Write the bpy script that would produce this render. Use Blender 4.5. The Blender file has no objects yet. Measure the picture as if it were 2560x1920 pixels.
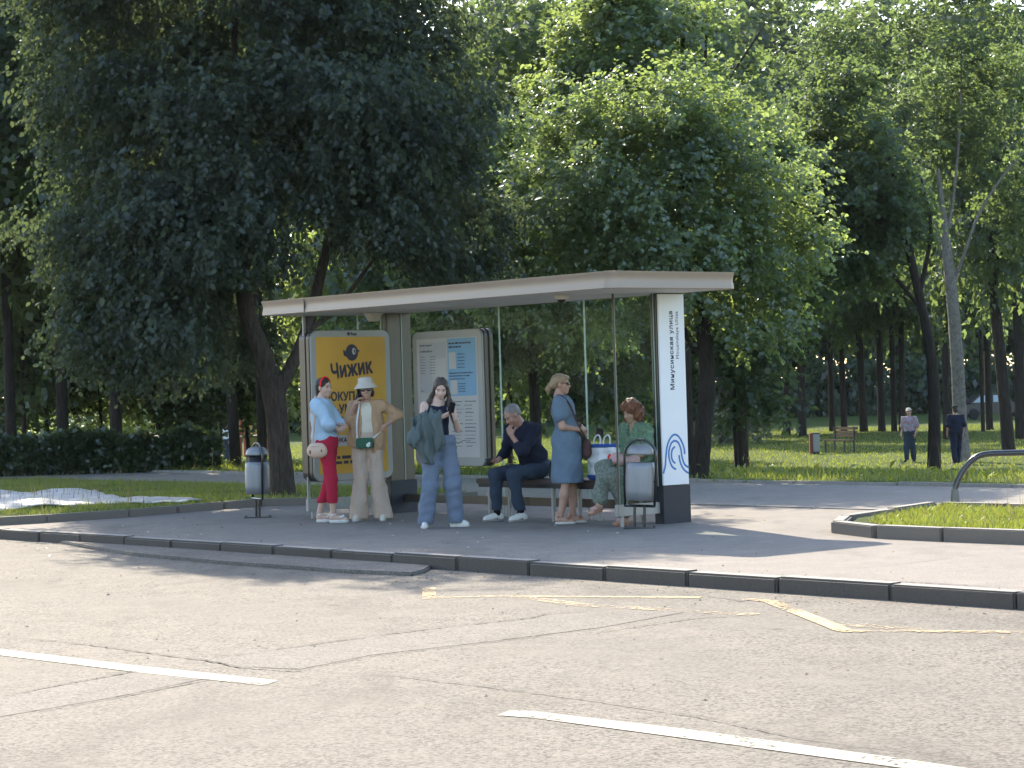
import bpy, bmesh, math, random
import numpy as np
from mathutils import Vector, Matrix

# ------------------------------------------------------------------ camera, sky, sun
scene = bpy.context.scene
COL = scene.collection
FPX, PITCH, ROLL, HCAM = 5694.6, 0.0023, 0.0300, 1.5153      # pixels at 2560 wide; heights over the pavement
cam_d = bpy.data.cameras.new('camera'); cam = bpy.data.objects.new('camera', cam_d); COL.objects.link(cam)
cam_d.sensor_fit = 'HORIZONTAL'; cam_d.sensor_width = 36.0; cam_d.lens = 36.0 * FPX / 2560.0
cam_d.clip_start = 0.1; cam_d.clip_end = 2000
_c, _s = math.cos(ROLL), math.sin(ROLL); _cp, _sp = math.cos(PITCH), math.sin(PITCH)
_up0 = Vector((0, -_sp, _cp)); _fw = Vector((0, _cp, _sp)); _r0 = Vector((1, 0, 0))
_R = _r0 * _c - _up0 * _s; _U = _r0 * _s + _up0 * _c
cam.matrix_world = Matrix(((_R.x, _U.x, -_fw.x, 0), (_R.y, _U.y, -_fw.y, 0), (_R.z, _U.z, -_fw.z, HCAM), (0, 0, 0, 1)))
scene.camera = cam

SUN_EL = math.radians(36.0); SUN_AZ = math.atan2(-0.274, 0.962)      # from +Y towards +X
world = bpy.data.worlds.new('World'); scene.world = world; world.use_nodes = True
_nt = world.node_tree; _nt.nodes.clear()
_sky = _nt.nodes.new('ShaderNodeTexSky'); _sky.sky_type = 'NISHITA'; _sky.sun_disc = False
_sky.sun_elevation = SUN_EL; _sky.sun_rotation = SUN_AZ; _sky.air_density = 1.0; _sky.dust_density = 1.2; _sky.ozone_density = 1.0
_bg = _nt.nodes.new('ShaderNodeBackground'); _bg.inputs[1].default_value = 0.15
_wo = _nt.nodes.new('ShaderNodeOutputWorld')
_nt.links.new(_sky.outputs[0], _bg.inputs[0]); _nt.links.new(_bg.outputs[0], _wo.inputs[0])
sun_d = bpy.data.lights.new('sun', 'SUN'); sun_d.energy = 3.8; sun_d.angle = math.radians(0.53); sun_d.color = (1.0, 0.89, 0.72)
sun = bpy.data.objects.new('sun', sun_d); COL.objects.link(sun)
_sd = Vector((0.274 * math.cos(SUN_EL), -0.962 * math.cos(SUN_EL), -math.sin(SUN_EL)))
sun.rotation_euler = _sd.to_track_quat('-Z', 'Y').to_euler(); sun.location = (-8, 30, 40)
scene.view_settings.view_transform = 'Standard'; scene.view_settings.look = 'None'
scene.view_settings.gamma = 1.0; scene.view_settings.exposure = 1.68; scene.view_settings.use_curve_mapping = False
try:
    scene.cycles.max_bounces = 8; scene.cycles.transparent_max_bounces = 16; scene.cycles.transmission_bounces = 6
    scene.cycles.caustics_reflective = False; scene.cycles.caustics_refractive = False
except Exception: pass
random.seed(7); RNG = np.random.default_rng(7)

# ------------------------------------------------------------------ coordinates
CX, CY = 1.0347, 23.2014                        # front right corner of the shelter roof, on the ground
LU = Vector((-0.63426, 0.77312)); WV = Vector((0.77312, 0.63426))   # along the shelter (to its far end), towards its back
SH_ROT = math.atan2(0.63426 * -1.21893, 0.63426)    # rotation of the shelter's own axes (local x = -u, y = v)
ZROAD = -0.11; ZLAWN = 0.08; ZSOF = 2.516
def XY(u, v): return (CX + LU.x * u + WV.x * v, CY + LU.y * u + WV.y * v)
def ray(px, py):
    x, y = px - 1280.0, 960.0 - py
    return _R * (x / FPX) + _U * (y / FPX) + _fw
def at_z(px, py, z=0.0):                        # where the line of sight through a photo pixel meets level z
    d = ray(px, py); t = (z - HCAM) / d.z
    return Vector((d.x * t, d.y * t, z))
def at_y(px, py, Y):                            # ... meets depth Y
    d = ray(px, py); t = Y / d.y
    return Vector((d.x * t, Y, HCAM + d.z * t))

def gz(x, y):                                   # park ground: level with the path at first, then about a metre lower
    v = (x - CX) * WV.x + (y - CY) * WV.y
    t = min(1.0, max(0.0, (v - 9.4) / 24.0)); t = t * t * (3 - 2 * t)
    return 0.03 - 1.12 * t
def at_g(px, py):                               # where the line of sight meets the park ground
    d = ray(px, py); a = 20.0
    for k in range(4000):
        a += 0.1
        if HCAM + d.z * a < gz(d.x * a, d.y * a): break
    return Vector((d.x * a, d.y * a, gz(d.x * a, d.y * a)))
# ------------------------------------------------------------------ materials
def _new(name):
    m = bpy.data.materials.new(name); m.use_nodes = True
    nt = m.node_tree; nt.nodes.clear()
    out = nt.nodes.new('ShaderNodeOutputMaterial')
    return m, nt, out
def _n(nt, t, **kw):
    n = nt.nodes.new(t)
    for k, v in kw.items(): setattr(n, k, v)
    return n
def mix_rgb(nt, fac, a, b):
    n = nt.nodes.new('ShaderNodeMix'); n.data_type = 'RGBA'
    for sock, val in ((n.inputs[0], fac), (n.inputs[6], a), (n.inputs[7], b)):
        if hasattr(val, 'is_output'): nt.links.new(val, sock)
        elif isinstance(val, (int, float)): sock.default_value = val
        else: sock.default_value = (*val, 1.0) if len(val) == 3 else val
    return n.outputs[2]
def ramp(nt, fac, stops):
    n = nt.nodes.new('ShaderNodeValToRGB'); nt.links.new(fac, n.inputs[0])
    el = n.color_ramp.elements
    while len(el) < len(stops): el.new(0.5)
    for e, (p, c) in zip(el, stops):
        e.position = p; e.color = (c, c, c, 1) if isinstance(c, (int, float)) else (*c, 1)
    return n.outputs[0]
def coords(nt, kind='pos'):
    if kind == 'pos': return _n(nt, 'ShaderNodeNewGeometry').outputs['Position']
    return _n(nt, 'ShaderNodeTexCoord').outputs['Object']
def noise(nt, co, scale, detail=4.0, rough=0.55, mapping=None):
    n = _n(nt, 'ShaderNodeTexNoise'); n.inputs['Scale'].default_value = scale; n.inputs['Detail'].default_value = detail
    n.inputs['Roughness'].default_value = rough
    if mapping is not None:
        mp = _n(nt, 'ShaderNodeMapping'); mp.inputs['Scale'].default_value = mapping; nt.links.new(co, mp.inputs[0]); co = mp.outputs[0]
    nt.links.new(co, n.inputs['Vector']); return n.outputs['Fac']
def bump(nt, h, strength=0.3, dist=0.02):
    b = _n(nt, 'ShaderNodeBump'); b.inputs['Strength'].default_value = strength; b.inputs['Distance'].default_value = dist
    nt.links.new(h, b.inputs['Height']); return b.outputs[0]
def principled(nt, out, col, rough=0.6, metal=0.0, nrm=None, spec=None):
    p = _n(nt, 'ShaderNodeBsdfPrincipled')
    if hasattr(col, 'is_output'): nt.links.new(col, p.inputs['Base Color'])
    else: p.inputs['Base Color'].default_value = (*col, 1)
    if hasattr(rough, 'is_output'): nt.links.new(rough, p.inputs['Roughness'])
    else: p.inputs['Roughness'].default_value = rough
    p.inputs['Metallic'].default_value = metal
    if spec is not None: p.inputs['Specular IOR Level'].default_value = spec
    if nrm is not None: nt.links.new(nrm, p.inputs['Normal'])
    nt.links.new(p.outputs[0], out.inputs[0]); return p
MATS = {}
def plain(name, col, rough=0.6, metal=0.0, var=0.18, scale=14.0, bstr=0.15, bdist=0.004, mapping=None, kind='obj', spec=None):
    """one-colour material with mottling and fine relief"""
    if name in MATS: return MATS[name]
    m, nt, out = _new(name); co = coords(nt, kind)
    a = noise(nt, co, scale, 5, 0.6, mapping); b = noise(nt, co, scale * 6, 3, 0.6, mapping)
    lo = tuple(c * (1 - var) for c in col); hi = tuple(min(1, c * (1 + var)) for c in col)
    c1 = mix_rgb(nt, ramp(nt, a, [(0.3, 0.0), (0.7, 1.0)]), lo, hi)
    rr = _n(nt, 'ShaderNodeMapRange'); nt.links.new(a, rr.inputs[0])
    rr.inputs[3].default_value = max(0.03, rough - 0.1); rr.inputs[4].default_value = min(1, rough + 0.1)
    principled(nt, out, c1, rr.outputs[0], metal, bump(nt, b, bstr, bdist), spec)
    MATS[name] = m; return m
def asphalt(name, dark, light, grain, stain, bs=0.6, warm=(1.0, 0.97, 0.92), splash_shade=None, spots=0.0, tracks=False):
    m, nt, out = _new(name); co = coords(nt)
    v = _n(nt, 'ShaderNodeTexVoronoi'); v.inputs['Scale'].default_value = grain; nt.links.new(co, v.inputs['Vector'])
    sp = _n(nt, 'ShaderNodeSeparateColor'); nt.links.new(v.outputs['Color'], sp.inputs[0])
    fine = noise(nt, co, grain * 0.6, 3, 0.7)
    big = noise(nt, co, 0.55, 5, 0.6); mid = noise(nt, co, 3.2, 5, 0.65)
    c = mix_rgb(nt, ramp(nt, sp.outputs[0], [(0.12, 0.0), (0.45, 0.75), (0.9, 1.0)]), dark, light)
    c = mix_rgb(nt, ramp(nt, fine, [(0.36, 0.6), (0.52, 0.0)]), c, tuple(d * 0.7 for d in dark))
    c = mix_rgb(nt, ramp(nt, big, [(0.35, 0.0), (0.7, stain)]), c, tuple(l * 0.62 for l in light))
    c = mix_rgb(nt, ramp(nt, mid, [(0.45, 0.0), (0.75, stain * 0.8)]), c, tuple(l * w * 1.12 for l, w in zip(light, warm)))
    if spots:       # trodden gum, drips and darker smears
        vs = _n(nt, 'ShaderNodeTexVoronoi'); vs.inputs['Scale'].default_value = spots; nt.links.new(co, vs.inputs['Vector'])
        c = mix_rgb(nt, ramp(nt, vs.outputs['Distance'], [(0.03, 0.65), (0.075, 0.0)]), c, tuple(d * 0.5 for d in dark))
        st = noise(nt, co, 0.9, 6, 0.7, (1.0, 0.35, 1.0)); c = mix_rgb(nt, ramp(nt, st, [(0.52, 0.0), (0.70, 0.55)]), c, tuple(d * 0.75 for d in dark))
        s2 = noise(nt, co, 6.0, 5, 0.75); c = mix_rgb(nt, ramp(nt, s2, [(0.62, 0.0), (0.74, 0.45)]), c, tuple(min(1, l * 1.25) for l in light))
    if tracks:      # lanes polished and darkened by wheels, wandering a little
        dp = _n(nt, 'ShaderNodeVectorMath', operation='DOT_PRODUCT'); nt.links.new(co, dp.inputs[0]); dp.inputs[1].default_value = (WV.x, WV.y, 0)
        wob = _n(nt, 'ShaderNodeMath', operation='MULTIPLY_ADD'); nt.links.new(noise(nt, co, 0.25, 3), wob.inputs[0]); wob.inputs[1].default_value = 0.9; nt.links.new(dp.outputs['Value'], wob.inputs[2])
        v0 = CX * WV.x + CY * WV.y + 0.45; mr = _n(nt, 'ShaderNodeMapRange'); nt.links.new(wob.outputs[0], mr.inputs[0]); mr.inputs[1].default_value = v0 - 13.0; mr.inputs[2].default_value = v0 - 3.0
        c = mix_rgb(nt, ramp(nt, mr.outputs[0], [(0.0, 0.1), (0.12, 0.38), (0.22, 0.05), (0.36, 0.40), (0.46, 0.02), (0.60, 0.10), (0.66, 0.42), (0.76, 0.06), (0.86, 0.38), (0.96, 0.12)]), c, tuple(l * 0.66 for l in light))
    if splash_shade:      # upright faces browner: splash grime, with their backlit shade put into the colour
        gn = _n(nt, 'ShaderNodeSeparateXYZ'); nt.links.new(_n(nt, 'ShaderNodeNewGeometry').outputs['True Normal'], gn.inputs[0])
        c = mix_rgb(nt, ramp(nt, gn.outputs[2], [(0.3, 0.88), (0.8, 0.0)]), c, splash_shade)
    h = _n(nt, 'ShaderNodeMath', operation='ADD'); nt.links.new(sp.outputs[0], h.inputs[0]); nt.links.new(fine, h.inputs[1])
    principled(nt, out, c, 0.9, 0, bump(nt, h.outputs[0], bs, 0.006), 0.25)
    MATS[name] = m; return m
asphalt('road_asphalt', (0.05, 0.043, 0.036), (0.225, 0.201, 0.167), 62, 0.5, 0.7, spots=1.1, tracks=True)
asphalt('pavement_asphalt', (0.145, 0.128, 0.112), (0.265, 0.237, 0.205), 160, 0.5, 0.35, spots=2.6)
asphalt('path_asphalt', (0.17, 0.154, 0.135), (0.30, 0.272, 0.237), 120, 0.5, 0.4, spots=1.8)
asphalt('patch_asphalt', (0.09, 0.08, 0.069), (0.212, 0.191, 0.162), 80, 0.4, 0.5, spots=1.6)
asphalt('kerb_concrete', (0.24, 0.225, 0.2), (0.36, 0.335, 0.3), 70, 0.7, 0.35)
asphalt('bed_kerb_concrete', (0.24, 0.225, 0.2), (0.36, 0.335, 0.3), 70, 0.7, 0.35, splash_shade=(0.15, 0.125, 0.10))
asphalt('road_kerb_concrete', (0.24, 0.225, 0.2), (0.36, 0.335, 0.3), 70, 0.7, 0.35, splash_shade=(0.075, 0.061, 0.049))
asphalt('soil', (0.03, 0.024, 0.016), (0.075, 0.06, 0.04), 30, 0.7, 0.8)
def paint(name, col, wear, scale=26.0):
    """road paint worn through to the asphalt in flecks"""
    m, nt, out = _new(name); co = coords(nt)
    a = noise(nt, co, scale, 6, 0.75); b = noise(nt, co, 1.3, 3, 0.5)
    ad = _n(nt, 'ShaderNodeMath', operation='MULTIPLY_ADD'); nt.links.new(b, ad.inputs[0]); ad.inputs[1].default_value = 0.6; nt.links.new(a, ad.inputs[2])
    f = ramp(nt, ad.outputs[0], [(wear, 0.0), (wear + 0.06, 1.0)])
    tone = mix_rgb(nt, a, tuple(c * 0.8 for c in col), col)
    p = _n(nt, 'ShaderNodeBsdfPrincipled'); nt.links.new(tone, p.inputs['Base Color']); p.inputs['Roughness'].default_value = 0.75
    t = _n(nt, 'ShaderNodeBsdfTransparent'); mx = _n(nt, 'ShaderNodeMixShader')
    nt.links.new(f, mx.inputs[0]); nt.links.new(t.outputs[0], mx.inputs[1]); nt.links.new(p.outputs[0], mx.inputs[2]); nt.links.new(mx.outputs[0], out.inputs[0])
    MATS[name] = m
paint('white_road_paint', (0.36, 0.325, 0.255), 0.66); paint('yellow_road_paint', (0.46, 0.31, 0.13), 0.74); paint('faded_yellow_paint', (0.42, 0.30, 0.15), 0.84)
def grass_ground():
    m, nt, out = _new('grass_ground'); co = coords(nt)
    a = noise(nt, co, 1.2, 6, 0.65); b = noise(nt, co, 22, 4, 0.7)
    c = mix_rgb(nt, ramp(nt, b, [(0.3, 0.0), (0.7, 1.0)]), (0.03, 0.045, 0.012), (0.085, 0.13, 0.025))
    c = mix_rgb(nt, ramp(nt, a, [(0.5, 0.0), (0.75, 0.7)]), c, (0.075, 0.062, 0.04))
    principled(nt, out, c, 0.95, 0, bump(nt, b, 0.9, 0.05), 0.1); MATS['grass_ground'] = m
grass_ground()
def leaf_mat(name, c_lo, c_hi, trans, gloss=0.10, t_gain=1.6, rough=0.35):
    m, nt, out = _new(name)
    g = _n(nt, 'ShaderNodeNewGeometry')
    c = mix_rgb(nt, g.outputs['Random Per Island'], c_lo, c_hi)
    big = noise(nt, g.outputs['Position'], 0.9, 3, 0.5)
    c = mix_rgb(nt, ramp(nt, big, [(0.38, 0.0), (0.66, 0.6)]), c, tuple(x * 0.72 for x in c_lo))
    tc = mix_rgb(nt, 0.35, c, (c_hi[0] * 1.5, c_hi[1] * 1.22, c_hi[2] * 0.6))
    d = _n(nt, 'ShaderNodeBsdfDiffuse'); nt.links.new(c, d.inputs[0])
    t = _n(nt, 'ShaderNodeBsdfTranslucent')
    sc = _n(nt, 'ShaderNodeVectorMath', operation='SCALE'); nt.links.new(tc, sc.inputs[0]); sc.inputs['Scale'].default_value = t_gain; nt.links.new(sc.outputs[0], t.inputs[0])
    m1 = _n(nt, 'ShaderNodeMixShader'); m1.inputs[0].default_value = trans; nt.links.new(d.outputs[0], m1.inputs[1]); nt.links.new(t.outputs[0], m1.inputs[2])
    gl = _n(nt, 'ShaderNodeBsdfGlossy'); gl.inputs['Roughness'].default_value = rough; gl.inputs['Color'].default_value = (0.8, 0.85, 0.9, 1)
    m2 = _n(nt, 'ShaderNodeMixShader'); m2.inputs[0].default_value = gloss; nt.links.new(m1.outputs[0], m2.inputs[1]); nt.links.new(gl.outputs[0], m2.inputs[2])
    nt.links.new(m2.outputs[0], out.inputs[0]); MATS[name] = m
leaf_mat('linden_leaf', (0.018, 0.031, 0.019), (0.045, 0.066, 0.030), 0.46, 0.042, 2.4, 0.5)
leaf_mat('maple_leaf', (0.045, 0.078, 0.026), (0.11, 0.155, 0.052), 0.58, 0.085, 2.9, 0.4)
leaf_mat('park_leaf', (0.030, 0.054, 0.022), (0.072, 0.108, 0.038), 0.56, 0.05, 2.8, 0.45)
leaf_mat('pale_leaf', (0.10, 0.13, 0.07), (0.20, 0.24, 0.13), 0.45, 0.10)
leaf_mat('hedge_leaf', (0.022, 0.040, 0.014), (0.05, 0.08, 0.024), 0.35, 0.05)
leaf_mat('grass_blade', (0.075, 0.115, 0.016), (0.17, 0.21, 0.032), 0.5, 0.05, 1.8)
leaf_mat('dry_grass', (0.10, 0.09, 0.03), (0.22, 0.19, 0.08), 0.4, 0.04)
def bark(name, lo, hi, sc=(9, 9, 1.4)):
    m, nt, out = _new(name); co = coords(nt, 'obj')
    a = noise(nt, co, 3.2, 6, 0.7, sc); b = noise(nt, co, 2.0, 3)
    c = mix_rgb(nt, ramp(nt, a, [(0.32, 0.0), (0.68, 1.0)]), lo, hi)
    c = mix_rgb(nt, ramp(nt, b, [(0.5, 0.0), (0.8, 0.5)]), c, (lo[0] * 0.8, lo[1] * 1.0, lo[2] * 0.7))
    principled(nt, out, c, 0.95, 0, bump(nt, a, 1.0, 0.05), 0.15); MATS[name] = m
bark('linden_bark', (0.035, 0.027, 0.021), (0.115, 0.09, 0.072)); bark('dark_bark', (0.02, 0.016, 0.013), (0.06, 0.048, 0.04))
bark('poplar_bark', (0.11, 0.095, 0.08), (0.26, 0.235, 0.21), (4, 4, 3)); bark('pine_bark', (0.04, 0.022, 0.015), (0.10, 0.055, 0.035))
def glass(name, tint, edge=False):
    m, nt, out = _new(name)
    t = _n(nt, 'ShaderNodeBsdfTransparent'); t.inputs[0].default_value = (*tint, 1)
    g = _n(nt, 'ShaderNodeBsdfGlossy'); g.inputs['Roughness'].default_value = 0.03; g.inputs['Color'].default_value = (0.92, 0.96, 1.0, 1)
    fc = _n(nt, 'ShaderNodeLayerWeight'); fc.inputs[0].default_value = 0.5
    pw = _n(nt, 'ShaderNodeMath', operation='POWER'); nt.links.new(fc.outputs['Facing'], pw.inputs[0]); pw.inputs[1].default_value = 4.0
    lw = _n(nt, 'ShaderNodeMath', operation='MULTIPLY_ADD'); nt.links.new(pw.outputs[0], lw.inputs[0]); lw.inputs[1].default_value = 0.12; lw.inputs[2].default_value = 0.0008
    co = coords(nt, 'obj'); s = noise(nt, co, 5, 4, 0.6, (1, 1, 0.3))
    dd = _n(nt, 'ShaderNodeBsdfDiffuse'); dd.inputs[0].default_value = (0.75, 0.78, 0.78, 1)
    fm = ramp(nt, s, [(0.45, 0.0005), (0.8, 0.004)])
    m0 = _n(nt, 'ShaderNodeMixShader'); nt.links.new(fm, m0.inputs[0]); nt.links.new(t.outputs[0], m0.inputs[1]); nt.links.new(dd.outputs[0], m0.inputs[2])
    m1 = _n(nt, 'ShaderNodeMixShader'); nt.links.new(lw.outputs[0], m1.inputs[0]); nt.links.new(m0.outputs[0], m1.inputs[1]); nt.links.new(g.outputs[0], m1.inputs[2])
    nt.links.new(m1.outputs[0], out.inputs[0]); MATS[name] = m
glass('shelter_glass', (0.93, 0.96, 0.94))
plain('glass_edge', (0.42, 0.52, 0.46), 0.25, 0, 0.1)
plain('bronze_metal', (0.34, 0.27, 0.21), 0.48, 0.45, 0.06, 2.0, 0.03, 0.002, (1, 1, 6))
plain('brown_steel', (0.115, 0.098, 0.082), 0.38, 0.7, 0.12, 3.0, 0.05, 0.002, (6, 6, 0.6))
plain('soffit_white', (0.62, 0.62, 0.60), 0.6, 0, 0.05, 2.0, 0.03)
plain('navy_base', (0.018, 0.019, 0.026), 0.55, 0, 0.25, 6.0, 0.05)
plain('grey_steel', (0.33, 0.32, 0.30), 0.45, 0.4, 0.12, 6.0, 0.05)
plain('dark_steel', (0.035, 0.035, 0.037), 0.45, 0.3, 0.2, 8.0, 0.05)
plain('totem_white', (0.74, 0.755, 0.77), 0.35, 0, 0.02, 2.0, 0.02)
plain('frame_grey', (0.34, 0.34, 0.325), 0.4, 0.2, 0.05, 3.0, 0.02)
plain('poster_yellow', (0.66, 0.36, 0.045), 0.5, 0, 0.06, 2.5, 0.02)
plain('poster_paper', (0.50, 0.48, 0.445), 0.5, 0, 0.04, 3.0, 0.02)
plain('poster_grey_paper', (0.42, 0.42, 0.42), 0.5, 0, 0.04, 3.0, 0.02)
plain('poster_blue', (0.20, 0.37, 0.51), 0.5, 0, 0.05, 3.0, 0.02)
plain('ink', (0.035, 0.035, 0.05), 0.5, 0, 0.15, 9.0, 0.02); plain('grey_ink', (0.16, 0.16, 0.18), 0.5, 0, 0.2, 9.0, 0.02)
plain('emblem_blue', (0.035, 0.16, 0.42), 0.4, 0, 0.05, 9.0, 0.02)
plain('bench_wood', (0.055, 0.038, 0.032), 0.5, 0, 0.35, 4.0, 0.2, 0.003, (1, 12, 12))
plain('bin_grey', (0.25, 0.255, 0.262), 0.45, 0.35, 0.07, 5.0, 0.05, 0.003, (8, 8, 1)); plain('bin_dark', (0.012, 0.012, 0.013), 0.6, 0, 0.2)
plain('black_paint', (0.015, 0.016, 0.018), 0.22, 0.0, 0.2, 6.0, 0.05, spec=0.8)
plain('sheet_white', (0.42, 0.42, 0.41), 0.7, 0, 0.25, 3.0, 0.3, 0.02)
plain('crack_dark', (0.06, 0.052, 0.044), 0.95, 0, 0.4, 20.0, 0.3)
plain('beige_plastic', (0.62, 0.57, 0.47), 0.5, 0, 0.05)

# ------------------------------------------------------------------ mesh helpers
def tag(o, label=None, cat=None, group=None, kind=None):
    if label: o['label'] = label
    if cat: o['category'] = cat
    if group: o['group'] = group
    if kind: o['kind'] = kind
    return o
def thing(name, label, cat, loc=(0, 0, 0), rz=0.0, group=None, kind=None):
    o = bpy.data.objects.new(name, None); COL.objects.link(o); o.empty_display_size = 0.2
    o.location = loc; o.rotation_euler = (0, 0, rz)
    return tag(o, label, cat, group, kind)
def link(name, me, mat=None, parent=None, loc=None, smooth=False):
    if mat is not None and not me.materials: me.materials.append(MATS[mat] if isinstance(mat, str) else mat)
    if smooth:
        me.polygons.foreach_set('use_smooth', np.ones(len(me.polygons), bool))
    o = bpy.data.objects.new(name, me); COL.objects.link(o)
    if parent: o.parent = parent
    if loc is not None: o.location = loc
    return o
def np_mesh(name, V, F):
    """mesh from numpy arrays, all faces of one size"""
    V = np.asarray(V, np.float32).reshape(-1, 3); F = np.asarray(F, np.int32); k = F.shape[1]
    me = bpy.data.meshes.new(name); me.vertices.add(len(V)); me.vertices.foreach_set('co', V.ravel())
    me.loops.add(F.size); me.loops.foreach_set('vertex_index', F.ravel())
    me.polygons.add(len(F)); me.polygons.foreach_set('loop_start', np.arange(0, F.size, k, dtype=np.int32))
    me.update(calc_edges=True); return me
class MB:
    def __init__(s): s.V = []; s.F = []
    def add(s, V, F):
        b = len(s.V); s.V += [tuple(v) for v in V]; s.F += [tuple(i + b for i in f) for f in F]; return s
    def box(s, a, b, bev=0.0):
        (x0, y0, z0), (x1, y1, z1) = a, b
        x0, x1 = min(x0, x1), max(x0, x1); y0, y1 = min(y0, y1), max(y0, y1); z0, z1 = min(z0, z1), max(z0, z1)
        V = [(x, y, z) for z in (z0, z1) for y in (y0, y1) for x in (x0, x1)]
        return s.add(V, [(0, 2, 3, 1), (4, 5, 7, 6), (0, 1, 5, 4), (2, 6, 7, 3), (0, 4, 6, 2), (1, 3, 7, 5)])
    def prism(s, poly, z0, z1):
        """poly: xy outline, extruded between two heights"""
        n = len(poly)
        V = [(p[0], p[1], z0) for p in poly] + [(p[0], p[1], z1) for p in poly]
        F = [tuple(range(n))[::-1], tuple(range(n, 2 * n))] + [(i, (i + 1) % n, n + (i + 1) % n, n + i) for i in range(n)]
        return s.add(V, F)
    def slab(s, poly3, d):
        """planar outline in 3-D, thickened by the vector d"""
        n = len(poly3); d = Vector(d)
        V = [tuple(p) for p in poly3] + [tuple(Vector(p) + d) for p in poly3]
        F = [tuple(range(n))[::-1], tuple(range(n, 2 * n))] + [(i, (i + 1) % n, n + (i + 1) % n, n + i) for i in range(n)]
        return s.add(V, F)
    def tube(s, pts, r, n=8, cap=True):
        pts = [Vector(p) for p in pts]; m = len(pts); R = r if isinstance(r, (list, tuple)) else [r] * m
        up = Vector((0, 0, 1)); rings = []
        prev = None
        for i, p in enumerate(pts):
            t = (pts[min(i + 1, m - 1)] - pts[max(i - 1, 0)]).normalized()
            if prev is None:
                a = t.cross(up)
                if a.length < 1e-3: a = t.cross(Vector((1, 0, 0)))
                a.normalize()
            else:
                a = (prev - t * prev.dot(t)).normalized()
            b = t.cross(a); prev = a
            rings.append([p + (a * math.cos(2 * math.pi * k / n) + b * math.sin(2 * math.pi * k / n)) * R[i] for k in range(n)])
        V = [q for rg in rings for q in rg]
        F = [(i * n + k, i * n + (k + 1) % n, (i + 1) * n + (k + 1) % n, (i + 1) * n + k) for i in range(m - 1) for k in range(n)]
        if cap: F += [tuple(range(n))[::-1], tuple(range((m - 1) * n, m * n))]
        return s.add(V, F)
    def lathe(s, prof, n=20, c=(0, 0), axis='z'):
        m = len(prof); V = [(c[0] + r * math.cos(2 * math.pi * k / n), c[1] + r * math.sin(2 * math.pi * k / n), z) for r, z in prof for k in range(n)]
        F = [(i * n + k, i * n + (k + 1) % n, (i + 1) * n + (k + 1) % n, (i + 1) * n + k) for i in range(m - 1) for k in range(n)]
        F += [tuple(range(n))[::-1], tuple(range((m - 1) * n, m * n))]
        return s.add(V, F)
    def mesh(s, name, bev=0.0, seg=2, fix=True):
        me = bpy.data.meshes.new(name); me.from_pydata(s.V, [], s.F)
        if bev or fix:
            bm = bmesh.new(); bm.from_mesh(me)
            bmesh.ops.recalc_face_normals(bm, faces=bm.faces)
            if bev: bmesh.ops.bevel(bm, geom=[e for e in bm.edges if len(e.link_faces) == 2 and e.calc_face_angle(0) > 0.5], offset=bev, segments=seg, affect='EDGES', clamp_overlap=True)
            bm.to_mesh(me); bm.free()
        me.update(); return me
    def build(s, name, mat, parent=None, bev=0.0, smooth=False, loc=None, seg=2):
        return link(name, s.mesh(name, bev, seg), mat, parent, loc, smooth)
def arc_poly(w, h, r, n=5):
    """rounded rectangle outline centred on 0"""
    P = []
    for cx, cy, a0 in ((w / 2 - r, h / 2 - r, 0), (-w / 2 + r, h / 2 - r, 90), (-w / 2 + r, -h / 2 + r, 180), (w / 2 - r, -h / 2 + r, 270)):
        for k in range(n + 1):
            a = math.radians(a0 + 90 * k / n); P.append((cx + r * math.cos(a), cy + r * math.sin(a)))
    return P
def text_mesh(name, body, size, bold=0.0, align='LEFT', shear=0.0, spacing=1.0, extrude=0.0012):
    cu = bpy.data.curves.new(name, 'FONT'); cu.body = body; cu.size = size; cu.align_x = align; cu.shear = shear
    cu.space_character = spacing; cu.extrude = extrude; cu.resolution_u = 3
    tmp = bpy.data.objects.new(name, cu); COL.objects.link(tmp)
    bpy.context.view_layer.update()
    me = bpy.data.meshes.new_from_object(tmp.evaluated_get(bpy.context.evaluated_depsgraph_get()))
    bpy.data.objects.remove(tmp); bpy.data.curves.remove(cu)
    me.materials.clear(); me.name = name
    if bold > 0:                                  # heavier weight: the outline laid several times, slightly shifted
        bm = bmesh.new()
        for k, (dx, dy) in enumerate(((0, 0), (1, 0), (-1, 0), (0, 1), (0, -1), (.7, .7), (-.7, .7), (.7, -.7), (-.7, -.7))):
            c = me.copy(); c.transform(Matrix.Translation((dx * bold, dy * bold, k * 0.00012))); bm.from_mesh(c); bpy.data.meshes.remove(c)
        bm.to_mesh(me); bm.free()
    return me

# ------------------------------------------------------------------ ground
def sheet(name, poly, z, mat, div=None, **tags):
    me = bpy.data.meshes.new(name); me.from_pydata([(p[0], p[1], z) for p in poly], [], [tuple(range(len(poly)))])
    bm = bmesh.new(); bm.from_mesh(me)
    for f in bm.faces:
        if f.normal.z < 0: f.normal_flip()
    bmesh.ops.triangulate(bm, faces=bm.faces[:]); bm.to_mesh(me); bm.free()
    o = link(name, me, mat); tag(o, kind='structure', **tags); return o
def UVP(L): return [XY(u, v) for u, v in L]
sheet('ground', [(-900, -300), (900, -300), (900, 1500), (-900, 1500)], -1.7, 'grass_ground', label='flat park ground reaching to the horizon', cat='ground')
# road: one sheet from the kerb towards and past the camera
road = sheet('road', UVP([(160, -2.86), (-160, -2.86), (-160, -17), (160, -17)]), ZROAD, 'road_asphalt', label='sunlit worn grey asphalt road with cracks', cat='road')
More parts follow.
